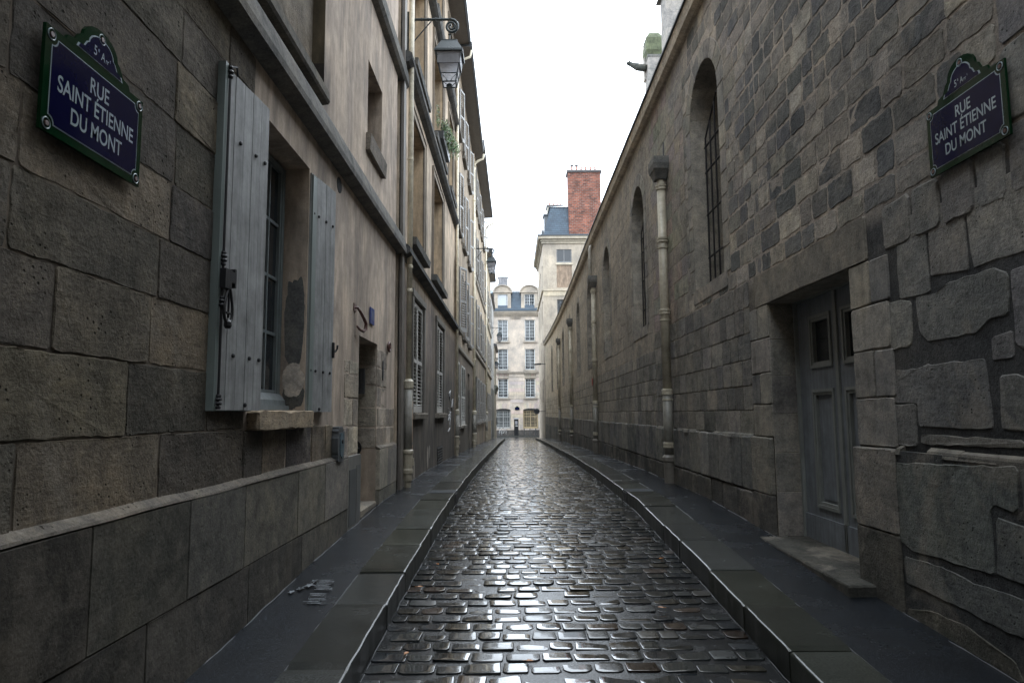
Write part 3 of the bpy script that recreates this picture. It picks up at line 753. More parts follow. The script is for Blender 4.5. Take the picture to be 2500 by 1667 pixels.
# handle: keeper, pivot block, drop handle loop
a = rodp(.88); P_ = lambda u, v, w: pt1(u, w, v)
mb.pbox(P_, .50, .60, .825, .895, .01, .05); mb.pbox(P_, .485, .505, .80, .92, .008, .045)
mb.pbox(P_, .56, .64, .78, .90, .015, .055)
loop = [pt1(.575-.0+.045*math.sin(t), .045, .66+.12*math.cos(t)) for t in [math.pi*2*k/16 for k in range(17)]]
loop = [pt1(.575+(.018+.030*(1-math.cos(t))/2)*math.sin(t)*1.4, .045, .68+.115*math.cos(t)) for t in [math.pi*2*k/18 for k in range(19)]]
mb.tube(loop, .009, 6); mb.tube([pt1(.575, .045, .80), pt1(.575, .045, .60)], .007, 6); mb.tube([pt1(.545, .045, .63), pt1(.605, .045, .63)], .008, 6)
mb.lathe([(.016, .535), (.024, .55), (.022, .575), (.01, .59)], *pt1(.575, .045, .5)[:2], 10)
mb.build('shutter_bolt', MT['iron'], S1)
S2, pt2 = board_leaf(H1, -1.822, 6.05, -1.745, 6.62, .03, 2.205, .035, 5, 'shutter_edge', studs=[(s, z, .013) for z in (1.84, .40) for s in (.06, .17, .34, .50)]+[(.27, .055, .014)])
mb = MB(); mb.prism([(-1.834, 6.06, .03), (-1.834, 6.60, .03), (-1.80, 6.60, .03), (-1.834+.03, 6.06, .03)], (0, 0, 2.16)); mb.build('folded_leaf', MT['shutter_edge'], S2)
mb = MB(); mb.tube([pt2(.56, .0, .62), pt2(.64, .0, .62), pt2(.66, .01, .65), pt2(.64, .02, .68)], .010, 6); mb.pbox(lambda u, v, w: pt2(u, w, v), .55, .575, .55, .70, .0, .02, n=1); mb.build('shutter_catch', MT['iron'], S2)
# oval vent hole
mb = MB(); n = 18; mb.prism([P1(7.08+.10*math.cos(2*math.pi*k/n), 2.44+.085*math.sin(2*math.pi*k/n), -.01) for k in range(n)], (.014, 0, 0), (.02, .02, .02)); mb.build('vent_hole', MT['darkroom'], H1)
mb = MB(); n = 14; mb.prism([P1(9.62+.05*math.cos(2*math.pi*k/n), .62+.14*math.sin(2*math.pi*k/n), -.0) for k in range(n)], (.016, 0, 0), (.02, .02, .02)); mb.build('vent_hole', MT['darkroom'], H1)
# low door in the recess
mb = MB(); mb.cur = (.05, .055, .06); mb.pbox(P1, 8.17, 9.23, G(8.7)-.1, .94, -.53, -.49); mb.pbox(P1, 8.3, 8.7, -.2, .7, -.49, -.47); mb.pbox(P1, 8.3, 8.7, -1.0, -.35, -.49, -.47); mb.pbox(P1, 8.8, 9.15, -.2, .7, -.49, -.47); mb.build('low_door', MT['paint'], H1)
mb = MB(); r2 = random.Random(3); block_poly(mb, lambda u, v, w: (v, u, G(8.7)+.06+w), [(8.16, -2.36), (9.24, -2.36), (9.24, -1.82), (8.16, -1.82)], (.26, .235, .2), r2, front=.0, bev=.015, back=-.3); mb.build('door_step', MT['stone_rough'], H1)
# vertical quoin strip at the end of the house
moulding(H1, P1, 10.62, 10.78, [(-.12, -1.8), (-.08, -1.8), (-.08, 9.6), (-.12, 9.6)], MT['plaster'], (.09, .085, .08), 'corner_groove', n=1)

# ================================================================== generic row house (left side)
def row_house(P, u0, u1, top, colf, holes, label, name='town_house', depth=8, base_v=-2.2, roof_over=.5, roof_h=2.6, mat='plaster', eave_col=(.05, .055, .06), eave=True, rev=None):
    x0 = P((u0+u1)/2, 0, 0)[0]
    R = empty(name, (x0-.5, (u0+u1)/2, G((u0+u1)/2)), label, 'house', None)
    sheet(P, u0, u1, base_v, top, colf, holes=holes, du=.5, dv=.4, reveal_col=rev).build('facade', MT[mat], R)
    mb = MB(); mb.cur = colf(u0, 3)
    xb = x0-depth; mb.box(xb, x0-.55, u0+.01, u1-.01, base_v, top)
    mb.quad(P(u0, base_v, 0), P(u0, base_v, -.6), P(u0, top, -.6), P(u0, top, 0)); mb.quad(P(u1, base_v, 0), P(u1, base_v, -.6), P(u1, top, -.6), P(u1, top, 0))
    mb.build('party_walls', MT[mat], R)
    if eave:
        mb = MB(); pr = [(-.6, top), (roof_over-.08, top+.02), (roof_over-.04, top+.0), (roof_over+.02, top+.04), (roof_over+.02, top+.18), (roof_over-.1, top+.2), (-depth, top+roof_h), (-depth, top)]
        a = [P(u0, v, w) for w, v in pr]; mb.prism(a, Vector(P(u1, 0, 0))-Vector(P(u0, 0, 0)), eave_col)
        mb.build('roof', MT['paint'], R)
        mb = MB(); mb.prism([P(u0, v, w) for w, v in [(.0, top-.02), (roof_over-.06, top-.005), (roof_over-.06, top+.012), (.0, top+.02)]], Vector(P(u1, 0, 0))-Vector(P(u0, 0, 0)), (.13, .115, .10)); mb.build('soffit', MT['paint'], R)
    return R
def surround(R, P, h, wd=.13, pr=.035, col=(.27, .235, .195), mat='facade'):
    mb = MB(); mb.cur = col; a, b, c, d = h[:4]
    mb.pbox(P, a-wd, a-.0, c, d, -.01, pr); mb.pbox(P, b, b+wd, c, d, -.01, pr); mb.pbox(P, a-wd, b+wd, d, d+wd, -.01, pr+.002)
    mb.pbox(P, a-wd-.03, a-wd, c, d+wd, -.01, pr+.02); mb.pbox(P, b+wd, b+wd+.03, c, d+wd, -.01, pr+.02); mb.pbox(P, a-wd-.03, b+wd+.03, d+wd, d+wd+.035, -.01, pr+.022)
    return mb.build('window_surround', MT[mat], R)
# ---------------- LEFT 2
LV = (.54, .53, .50)
h2 = []
g2 = [(12.25, 13.75, .02, 2.12), (16.1, 17.8, .02, 2.18)]
f2 = [(12.0, 13.62, 3.12, 5.45), (15.25, 17.4, 3.12, 5.5)]
s2 = [(12.0, 13.62, 6.45, 8.75), (15.25, 17.4, 6.45, 8.85), (19.0, 20.4, 6.45, 8.8)]
t2 = [(12.0, 13.5, 9.65, 11.5), (15.4, 17.2, 9.65, 11.5), (18.9, 20.3, 9.65, 11.5)]
def colB2(u, v):
    n = mnoise.noise((u*.7, v*.6, 9)); n2 = mnoise.noise((u*2.1, v*.9, 3))
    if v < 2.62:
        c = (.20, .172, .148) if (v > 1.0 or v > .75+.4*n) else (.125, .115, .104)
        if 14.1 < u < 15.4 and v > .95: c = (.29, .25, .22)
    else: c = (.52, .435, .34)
    k = 1+.16*n+.12*n2; return tuple(x*k for x in c)
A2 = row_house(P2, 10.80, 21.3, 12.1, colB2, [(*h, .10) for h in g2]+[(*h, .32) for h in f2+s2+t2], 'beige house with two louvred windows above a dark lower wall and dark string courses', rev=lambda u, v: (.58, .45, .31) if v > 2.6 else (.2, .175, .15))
for i, h in enumerate(g2):
    a, b, c, d = h; m = (a+b)/2
    mb = MB(); mb.cur = (.14, .13, .115); mb.pbox(P2, a-.14, a, c, d+.02, -.01, .035); mb.pbox(P2, b, b+.14, c, d+.02, -.01, .035); mb.pbox(P2, a-.17, b+.17, d+.02, d+.14, -.01, .045); mb.build('window_surround', MT['paint'], A2)
    for (hy, e) in ((a+.02, 1), (b-.02, -1)):
        louvre_leaf(A2, -1.80-.03, hy, 0, e, (b-a)/2-.03, c+.02, d-.03, (.50, .485, .455), th=.04, pitch=.068)
    sill_part(A2, P2, a-.16, b+.16, c, .10, .10, MT['stone_smooth'], (.26, .235, .20))
    dark_back(A2, P2, a, b, c, d, .10)
for i, h in enumerate(f2+s2+t2):
    a, b, c, d = h
    surround(A2, P2, h, .12, .03, (.27, .235, .195))
    sill_part(A2, P2, a-.20, b+.20, c, .14, .13, MT['stone_smooth'], (.13, .128, .122))
    casement(A2, P2, a, b, c, d, -.28, (.30, .29, .27), cols=1, rows=3)
    dark_back(A2, P2, a, b, c, d, -.35)
DK = (.11, .11, .108)
moulding(A2, P2, 10.9, 21.35, [(-.02, 2.56), (.10, 2.60), (.15, 2.64), (.15, 2.72), (.11, 2.76), (-.02, 2.80)], MT['stone_smooth'], DK, 'string_course', jitter=.006)
moulding(A2, P2, 10.9, 21.35, [(-.02, 5.86), (.10, 5.90), (.16, 5.95), (.16, 6.04), (.12, 6.07), (-.02, 6.12)], MT['stone_smooth'], DK, 'string_course', jitter=.006)
moulding(A2, P2, 10.9, 21.35, [(-.02, 9.10), (.10, 9.14), (.16, 9.18), (.16, 9.27), (.12, 9.30), (-.02, 9.34)], MT['stone_smooth'], DK, 'string_course', jitter=.006)
mb = MB(); mb.cur = (.17, .15, .13); mb.pbox(P2, 10.80, 11.02, -1.5, 12, -.02, .05); mb.build('corner_pilaster', MT['paint'], A2)
mb = MB(); mb.pbox(P2, 16.40, 17.6, -1.24, -.77, -.005, .006, (.02, .02, .02)); v_ = mb.build('cellar_vent', MT['darkroom'], A2)
mb = MB(); mb.cur = (.05, .05, .05)
for i in range(7): mb.pbox(P2, 16.42, 17.58, -1.22+i*.064, -1.195+i*.064, .006, .022)
mb.build('vent_slats', MT['paint'], v_)
# painted scribble near the corner
mb = MB(); r3 = random.Random(4)
for k in range(9):
    u, v = 19.3+r3.uniform(0, 1.1), .62-k*.12+r3.uniform(-.03, .03); pth = [P2(u+r3.uniform(-.35, .35), v+r3.uniform(-.14, .14), .004) for _ in range(5)]
    mb.tube(pth, .016, 4)
mb.build('graffiti', MT['graffiti'], A2)
mb = MB(); 
for (u, v, a, b) in ((12.6, -1.0, .09, .16), (14.6, -.9, .12, .2), (14.9, -.8, .08, .12)):
    mb.prism([(-1.80+.001, y, z) for y, z in blob(u, v, a, b, u)], (.003, 0, 0), (.30, .28, .25))
mb.build('render_chips', MT['plaster'], A2)
# ---------------- LEFT 3
def colB3(u, v):
    n = mnoise.noise((u*.6, v*.6, 19)); n2 = mnoise.noise((u*2, v*1.2, 13))
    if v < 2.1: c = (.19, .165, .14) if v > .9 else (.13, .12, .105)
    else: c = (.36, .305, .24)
    k = 1+.15*n+.1*n2; return tuple(x*k for x in c)
g3 = [(21.75, 22.35, -.38, 1.68), (23.4, 25.1, -.38, 1.68)]; d3 = (27.0, 28.3, -1.5, 1.62)
c3 = [22.0, 24.6, 27.6]
f3 = [(c-.5, c+.5, 2.72, 4.95) for c in c3]; s3 = [(c-.5, c+.5, 6.0, 8.2) for c in c3]; t3 = [(c-.5, c+.5, 9.35, 11.2) for c in c3]
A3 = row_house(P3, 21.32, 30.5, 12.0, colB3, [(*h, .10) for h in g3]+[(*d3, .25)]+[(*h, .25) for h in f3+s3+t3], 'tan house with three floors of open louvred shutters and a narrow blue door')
def open_shutters(R, P, h, cL, cR, k=0):
    a, b, c, d = h; w = (b-a)/2; x = P((a+b)/2, 0, 0)[0]+.03
    for (hy, sg, an) in ((a, -1, cL), (b, 1, cR)):
        t = R_(an); louvre_leaf(R, x, hy+sg*.01, math.sin(t), sg*math.cos(t), w, c+.02, d-.02, SHC, th=.035, pitch=.085)
SHC = (.31, .30, .285)
ra = random.Random(14)
for i, h in enumerate(f3+s3+t3):
    casement(A3, P3, *h, -.2, (.3, .3, .29), cols=1, rows=3); dark_back(A3, P3, *h, -.25)
    open_shutters(A3, P3, h, ra.choice([6, 9, 4]), 24 if i == 0 else ra.choice([7, 10, 14]))
    sill_part(A3, P3, h[0]-.12, h[1]+.12, h[2], .13, .10, MT['stone_smooth'], (.20, .185, .165))
for i, h in enumerate(g3):
    if i == 0: louvre_leaf(A3, -1.765+.03, h[0], 0, 1, h[1]-h[0], h[2], h[3], LV)
    else:
        m = (h[0]+h[1])/2; louvre_leaf(A3, -1.765+.02, h[0], 0, 1, m-h[0]-.01, h[2], h[3], LV); louvre_leaf(A3, -1.765+.02, h[1], 0, -1, h[1]-m-.01, h[2], h[3], LV)
    sill_part(A3, P3, h[0]-.1, h[1]+.1, h[2], .10, .09, MT['stone_smooth'], (.33, .31, .28)); dark_back(A3, P3, *h, .1)
mb = MB(); mb.cur = (.085, .12, .16); mb.pbox(P3, 27.0, 28.3, -1.5, 1.62, -.25, -.20); mb.pbox(P3, 27.15, 28.15, -.2, 1.4, -.20, -.18); mb.pbox(P3, 27.15, 28.15, -1.2, -.4, -.20, -.18); mb.build('door', MT['paint'], A3)
moulding(A3, P3, 21.35, 30.6, [(-.02, 2.06), (.05, 2.08), (.07, 2.12), (.07, 2.22), (-.02, 2.26)], MT['stone_smooth'], (.30, .27, .23), 'string_course', jitter=.004)
# ---------------- LEFT 4
def colB4(u, v):
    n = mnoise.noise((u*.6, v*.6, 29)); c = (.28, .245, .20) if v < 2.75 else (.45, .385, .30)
    k = 1+.12*n; return tuple(x*k for x in c)
c4 = [32.6, 35.0, 37.6, 40.2]
g4 = [(c-.5, c+.5, -.42, 1.75) for c in c4]
f4 = [(c-.5, c+.5, 3.15, 5.35) for c in c4]; s4 = [(c-.5, c+.5, 6.6, 8.7) for c in c4]; t4 = [(c-.5, c+.5, 9.85, 11.75) for c in c4]
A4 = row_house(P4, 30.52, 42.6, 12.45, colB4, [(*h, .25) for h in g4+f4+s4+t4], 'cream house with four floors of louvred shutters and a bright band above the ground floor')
for i, h in enumerate(g4+f4+s4+t4):
    casement(A4, P4, *h, -.2, (.3, .3, .29), cols=1, rows=3); dark_back(A4, P4, *h, -.25)
    open_shutters(A4, P4, h, ra.choice([5, 8, 4]), 30 if i == 15 else ra.choice([5, 8, 11]))
    sill_part(A4, P4, h[0]-.12, h[1]+.12, h[2], .12, .10, MT['stone_smooth'], (.24, .22, .195))
for z in (2.85, 6.3): moulding(A4, P4, 30.55, 42.65, [(-.02, z-.1), (.06, z-.08), (.10, z-.03), (.10, z+.07), (-.02, z+.12)], MT['stone_smooth'], (.36, .33, .29), 'string_course')
# ---------------- LEFT 5..7 (further, smaller)
P5 = PLf(lambda u: -1.66); P6 = PLf(lambda u: -1.63); P7 = PLf(lambda u: -1.58)
def flat(c, s=0):
    def f(u, v):
        k = 1+.1*mnoise.noise((u*.7, v*.7, s)); return tuple(x*k for x in c)
    return f
h5 = [(c-.5, c+.5, z, z+1.9) for c in (45, 48, 51) for z in (-.5, 3.1, 6.4)]
A5 = row_house(P5, 42.62, 53.0, 10.3, flat((.50, .44, .34), 3), [(*h, .2) for h in h5], 'pale yellow house with a low slate eave beyond the tall shuttered house', eave_col=(.04, .045, .055), roof_over=.42)
for h in h5:
    casement(A5, P5, *h, -.15, cols=1, rows=3); open_shutters(A5, P5, h, 6, 8); dark_back(A5, P5, *h, -.2)
for z in (2.7, 5.9): moulding(A5, P5, 42.65, 53, [(-.02, z-.1), (.10, z-.03), (.10, z+.07), (-.02, z+.12)], MT['stone_smooth'], (.40, .37, .32), 'string_course')
h6 = [(c-.5, c+.5, z, z+1.8) for c in (55, 58) for z in (3.2, 6.0)]
A6 = row_house(P6, 53.02, 60.2, 9.2, flat((.50, .50, .49), 5), [(*h, .2) for h in h6], 'white rendered house standing past the yellow one on the shutter side', mat='facade', roof_over=.15, roof_h=1.5)
for h in h6: casement(A6, P6, *h, -.15, cols=1, rows=3); dark_back(A6, P6, *h, -.2)
mb = MB(); mb.cur = (.10, .11, .10); mb.pbox(P6, 53.6, 59.8, -1.9, 2.0, -.01, .05); mb.build('dark_shopfront', MT['paint'], A6)
h7 = [(61.6, 63.0, -1.0, 1.1), (64.4, 65.8, -1.0, 1.1), (61.6, 62.8, 3.2, 5.0), (64.6, 65.8, 3.2, 5.0)]
A7 = row_house(P7, 60.22, 67.4, 6.0, flat((.46, .43, .36), 7), [(*h, .25) for h in h7], 'low cream corner house with carved shop cornice at the end of the left row', mat='facade', roof_over=.2, roof_h=1.2)
for h in h7: casement(A7, P7, *h, -.2, (.03, .04, .04), cols=1, rows=2); dark_back(A7, P7, *h, -.25)
moulding(A7, P7, 60.3, 67.5, [(-.02, 1.85), (.04, 1.9), (.08, 2.15), (.2, 2.35), (.24, 2.5), (-.02, 2.55)], MT['stone_smooth'], (.17, .18, .155), 'shop_cornice')
for h in h7[:2]:
    mb = MB()
    for k in range(8): mb.tube([P7(h[0]+.1+k*.17, -1.0, .12), P7(h[0]+.1+k*.17, -.35, .12)], .012, 5)
    mb.tube([P7(h[0], -.35, .12), P7(h[1], -.35, .12)], .018, 5); mb.tube([P7(h[0], -.98, .12), P7(h[1], -.98, .12)], .018, 5); mb.build('window_guard', MT['iron'], A7)
mb = MB(); mb.quad((-9, 67.39, -2.5), (-1.58, 67.39, -2.5), (-1.58, 67.39, 6), (-9, 67.39, 6), (.46, .43, .36)); mb.build('end_wall', MT['facade'], A7)

# ================================================================== RIGHT: church wall
rg = random.Random(33)
CH = empty('church_wall', (3.2, 25, G(25)), 'long grey stone church wall with round arched barred windows and a panelled door', 'wall')
WC = [9.28, 14.48, 19.65, 24.45, 29.3, 34.4, 39.3, 44.3, 50.0]
WRR = [.70, .72, .70, .70, .68, .68, .66, .66, .66]
SP = [4.24, 4.16, 4.14, 4.1, 4.1, 4.1, 4.1, 4.1, 4.1]; VB = 1.78
dR = (5.41, 7.18, -1.30, 1.145)
def colMort(u, v):
    n = mnoise.noise((u*.8, v*.8, 4)); n2 = mnoise.noise((u*3, v*3, 8))
    if v > 1.45 or (u > 8 and v > 1.2): c = (.34, .298, .255)
    elif u < 5.2: c = (.080, .080, .080)
    else: c = (.13, .118, .10)
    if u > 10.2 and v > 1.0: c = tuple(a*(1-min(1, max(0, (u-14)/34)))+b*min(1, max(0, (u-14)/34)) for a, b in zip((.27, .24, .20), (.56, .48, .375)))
    if v < -.26: c = tuple(x*.5 for x in c)
    k = 1+.25*n+.15*n2; return tuple(x*k for x in c)
def colRevR(u, v):
    n = mnoise.noise((u*3.3, round(v/.33)*1.7, 4)); c = (.33, .30, .255); k = 1+.30*n; return tuple(x*k for x in c)
arc = [(WC[i], WRR[i], SP[i], VB, .50) for i in range(9)]
sheet(PR, -12, 58, -2.8, 5.88, colMort, holes=[(*dR, .30)], arches=arc, w=-.004, du=.3, dv=.2, reveal_col=colRevR).build('mortar_bed', MT['mortar'], CH)
# aisle behind the wall, plus an unseen tall block added to dim near walls
mb = MB(); mb.cur = (.2, .175, .145)
mb.box(3.35, 16, -12, 57.6, -2.8, 5.7); mb.box(2.75, 3.4, -12, 4.4, 5.89, 14); mb.box(3.3, 16, -12, 4.4, 5.7, 14); mb.quad((2.79, 58.05, -2.8), (6, 58.05, -2.8), (6, 58.05, 5.88), (2.79, 58.05, 5.88))
mb.build('aisle_and_shade_block', MT['stone'], CH)
holesR = [(dR[0]-.56, dR[1]+.56, -.30, 1.15), (dR[0]-.30, dR[1]+.56, 1.15, 1.50)] + [(WC[i]-WRR[i]-.02, WC[i]+WRR[i]+.02, VB, SP[i]) for i in range(9)]
holesS = holesR + [(WC[i]-WRR[i]-.24, WC[i]+WRR[i]+.24, VB-.02, SP[i]) for i in range(9)]
arcS = [(WC[i], WRR[i]+.24, SP[i]) for i in range(9)]
DKS = (.14, .14, .135); LTS = (.37, .335, .285)
pR3 = pick((.38, DKS), (.22, (.19, .182, .168)), (.24, (.27, .247, .215)), (.16, LTS))
pR3b = pick((.15, (.18, .173, .16)), (.25, (.24, .222, .195)), (.35, (.31, .28, .24)), (.25, (.37, .33, .28)))
def mixpal(a, b, u0, u1):
    def f(u, v, r):
        t = min(1, max(0, (u-u0)/(u1-u0))); return (b if r.random() < t else a)(u, v, r)
    return f
def lerppal(a, b, u0, u1):
    def f(u, v, r):
        t = min(1, max(0, (u-u0)/(u1-u0))); x = a(u, v, r); y = b(u, v, r); return tuple(p*(1-t)+q*t for p, q in zip(x, y))
    return f
pN = pick((.5, (.235, .226, .212)), (.3, (.21, .204, .195)), (.2, (.18, .178, .172)))
pW = pick((.4, (.20, .19, .172)), (.35, (.24, .223, .197)), (.25, (.16, .155, .143)))
pW2 = pick((.4, (.24, .222, .195)), (.4, (.27, .247, .212)), (.2, (.20, .188, .168)))
mb = MB()
# near big irregular ashlar with wide dark joints
STN = [
 ('A', [(4.734, 1.15), (4.591, 1.155), (4.572, 1.316), (4.39, 1.316), (4.382, 0.777), (4.731, 0.789)]),
 ('B', [(4.358, 1.316), (4.014, 1.282), (3.993, 0.836), (4.363, 0.873)]),
 ('C', [(3.984, 1.255), (3.914, 1.293), (3.477, 1.279), (3.526, 0.852), (3.737, 0.847), (3.955, 0.837)]),
 ('D', [(4.537, 0.751), (4.31, 0.745), (4.203, 0.79), (3.861, 0.791), (3.767, 0.788), (3.694, 0.74), (3.689, 0.635), (3.718, 0.528), (3.844, 0.522), (3.974, 0.456), (4.157, 0.46), (4.435, 0.459), (4.522, 0.531)]),
 ('E', [(5.352, 0.78), (4.734, 0.764), (4.598, 0.732), (4.612, 0.473), (4.667, 0.444), (5.337, 0.437)]),
 ('E2', [(5.328, 0.414), (4.963, 0.415), (4.964, 0.081), (4.835, 0.064), (5.359, 0.061)]),
 ('F', [(4.928, 0.285), (4.615, 0.279), (4.445, 0.298), (4.024, 0.29), (3.926, 0.294), (3.901, -0.097), (4.605, -0.092), (4.609, 0.058), (4.941, 0.07)]),
 ('G', [(3.851, 0.416), (3.686, 0.429), (3.692, 0.281), (3.861, 0.282)]),
 ('H', [(3.664, 0.758), (3.537, 0.761), (3.588, 0.318), (3.661, 0.364)]),
 ('I', [(3.815, 0.191), (3.699, 0.199), (3.606, 0.169), (3.638, -0.111), (3.834, -0.1)]),
 ('J', [(5.331, 0.048), (4.632, 0.039), (4.638, -0.105), (4.642, -0.23), (5.352, -0.248)]),
 ('K', [(4.591, -0.154), (3.685, -0.159), (3.674, -0.201), (4.588, -0.218)]),
 ('M', [(4.873, -0.371), (3.689, -0.314), (3.716, -0.543), (3.878, -0.52), (3.921, -0.561), (3.924, -0.909), (4.155, -0.914), (4.368, -0.909), (4.693, -0.926), (4.89, -0.875)]),
 ('N', [(3.655, -0.307), (3.505, -0.3), (3.533, -0.545), (3.661, -0.54)]),
 ('O', [(3.877, -0.596), (3.591, -0.61), (3.624, -0.897), (3.898, -0.904)]),
 ('P', [(4.806, -0.986), (4.376, -0.973), (4.083, -1.004), (3.635, -0.989), (3.657, -1.185), (3.876, -1.196), (4.219, -1.172), (4.474, -1.161), (4.792, -1.168)]),
 ('Q', [(4.806, -1.332), (4.567, -1.278), (4.196, -1.267), (3.821, -1.334), (3.764, -1.426), (4.057, -1.466), (4.58, -1.387), (4.813, -1.389)]),
]
def stones(keys, w0, col):
    for k, p in STN:
        if k in keys: mx = sum(q[0] for q in p)/len(p); my = sum(q[1] for q in p)/len(p); block_poly(mb, PR, [(mx+(q[0]-mx)*1.02, my+(q[1]-my)*1.04) for q in p], col(0, 0, rg), rg, front=.005, bev=.006, jit=.0065, seg=.085, rnd=.016, w0=w0)
stones('A B C D E E2 F G H I J K'.split(), -.0035, pN)
blocks(mb, PR, -12, 3.46, [-.26, -.06, .30, .74, 1.15], (.4, .8), .035, pN, rg, holes=holesR, front=(.004, .012), bev=.012, jit=.006, seg=.08, rnd=.025)
blocks(mb, PR, 5.36, 5.41, [-.26, -.05], (.05, .05), .0, pN, rg)
blocks(mb, PR, -12, 3.62, [1.15, 1.55, 2.0, 2.5], (.5, .8), .02, pN, rg, holes=holesR, front=(.002, .014), bev=.014, jit=.006, seg=.1, rnd=.03)
blocks(mb, PR, 3.62, 4.9, [1.15, 1.50], (.3, .5), .02, pN, rg, holes=holesR, front=(.002, .014), bev=.014, jit=.006, seg=.08, rnd=.03)
# squared rubble with pale joints
v_ = [1.50]+fence_courses(1.50, 5.88, .225, rg)[1:]
blocks(mb, PR, 3.62, 7.3, [v for v in v_ if v < 2.7], (.24, .5), .026, pR3, rg, holes=holesS, arches=arcS, front=(-.003, .002), bev=.005, jit=.009, seg=.05, rnd=.02)
blocks(mb, PR, 7.3, 10.4, v_, (.20, .42), .026, mixpal(pR3, pR3b, 7.5, 11), rg, holes=holesS, arches=arcS, front=(-.003, .002), bev=.005, jit=.009, seg=.06, rnd=.02)
vv = [v for v in v_ if v > 2.4]
blocks(mb, PR, -2, 7.3, vv, (.22, .46), .026, pR3, rg, holes=holesS, arches=arcS, front=(-.003, .002), bev=.005, jit=.009, seg=.05, rnd=.02)
# coursed ashlar low down
blocks(mb, PR, 7.74, 13.0, [-.26, .02, .30, .60, .90, 1.20, 1.50], (.26, .55), .012, pW, rg, holes=holesR, front=(-.002, .004), bev=.006, jit=.004, seg=.08, rnd=.02)
mb.build('rubble_stones', MT['stone_rough'], CH)
mb = MB()
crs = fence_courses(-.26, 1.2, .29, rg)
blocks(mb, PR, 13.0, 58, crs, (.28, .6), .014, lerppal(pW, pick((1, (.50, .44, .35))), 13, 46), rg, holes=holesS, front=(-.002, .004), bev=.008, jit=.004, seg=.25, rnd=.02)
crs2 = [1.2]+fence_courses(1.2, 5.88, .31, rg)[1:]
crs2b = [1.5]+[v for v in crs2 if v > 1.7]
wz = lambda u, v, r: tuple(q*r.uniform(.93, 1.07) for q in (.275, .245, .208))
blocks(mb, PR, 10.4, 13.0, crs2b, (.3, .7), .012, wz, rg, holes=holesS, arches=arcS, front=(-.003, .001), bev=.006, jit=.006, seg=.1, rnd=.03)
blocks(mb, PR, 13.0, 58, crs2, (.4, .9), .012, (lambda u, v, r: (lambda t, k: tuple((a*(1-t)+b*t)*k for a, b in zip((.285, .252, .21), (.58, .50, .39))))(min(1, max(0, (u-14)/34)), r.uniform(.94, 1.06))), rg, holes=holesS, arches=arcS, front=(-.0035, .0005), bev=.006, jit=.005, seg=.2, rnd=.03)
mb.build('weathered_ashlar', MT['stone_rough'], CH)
# dressed window surrounds, door surround, lintel
mb = MB(); pD = pick((.6, (.24, .225, .20)), (.4, (.285, .262, .228)))
for i in range(9):
    uc, r, sp = WC[i], WRR[i], SP[i]; q = 0
    cs = fence_courses(VB-.02, sp, .32, rg)
    for s in (-1, 1):
        for k in range(len(cs)-1):
            wd = .235
            a, b = (uc-r-wd, uc-r) if s < 0 else (uc+r, uc+r+wd)
            block_poly(mb, PR, [(a+.005, cs[k]+.005), (b-.0, cs[k]+.005), (b-.0, cs[k+1]-.005), (a+.005, cs[k+1]-.005)], pD(0, 0, rg), rg, front=.004, bev=.007, jit=.0015, seg=.3, rnd=.008)
    N = 9
    for k in range(N):
        t0, t1 = math.pi*k/N+.01, math.pi*(k+1)/N-.01; tm = (t0+t1)/2; ro = r+.26
        p = [(uc-r*math.cos(t0), sp+r*math.sin(t0)), (uc-r*math.cos(tm), sp+r*math.sin(tm)), (uc-r*math.cos(t1), sp+r*math.sin(t1)), (uc-ro*math.cos(t1), sp+ro*math.sin(t1)), (uc-ro*math.cos(tm), sp+ro*math.sin(tm)), (uc-ro*math.cos(t0), sp+ro*math.sin(t0))]
        block_poly(mb, PR, p[::-1], pD(0, 0, rg), rg, front=.004, bev=.007, jit=.001, seg=.4, rnd=.004)
    block_poly(mb, PR, [(uc-r-.1, VB-.20), (uc+r+.1, VB-.20), (uc+r+.1, VB+.0), (uc-r-.1, VB+.0)], pD(0, 0, rg), rg, front=.008, bev=.01, jit=.003, seg=.3)
for a, b, zz in ((dR[0]-.56, dR[0], [-.26, .10, .46, .80, 1.145]), (dR[1], dR[1]+.56, [-.26, .08, .42, .79, 1.145])):
    for k in range(4):
        wd = .30 if k % 2 else .54
        if b == dR[0]:
            block_poly(mb, PR, [(b-wd, zz[k]+.004), (b, zz[k]+.004), (b, zz[k+1]-.004), (b-wd, zz[k+1]-.004)], pD(0, 0, rg), rg, front=.010, bev=.008, jit=.002, seg=.1, rnd=.012)
            if wd < .5: block_poly(mb, PR, [(a, zz[k]+.01), (b-wd-.012, zz[k]+.01), (b-wd-.012, zz[k+1]-.01), (a, zz[k+1]-.01)], pN(0, 0, rg), rg, front=.010, bev=.008, jit=.004, seg=.1)
        else:
            block_poly(mb, PR, [(a, zz[k]+.004), (a+wd, zz[k]+.004), (a+wd, zz[k+1]-.004), (a, zz[k+1]-.004)], pD(0, 0, rg), rg, front=.010, bev=.008, jit=.002, seg=.1, rnd=.012)
            if wd < .5: block_poly(mb, PR, [(a+wd+.012, zz[k]+.01), (b, zz[k]+.01), (b, zz[k+1]-.01), (a+wd+.012, zz[k+1]-.01)], pW(0, 0, rg), rg, front=.006, bev=.008, jit=.004, seg=.1)
block_poly(mb, PR, [(5.12, 1.15), (7.52, 1.15), (7.52, 1.49), (5.12, 1.49)], (.215, .195, .165), rg, front=.014, bev=.01, jit=.002, seg=.15)
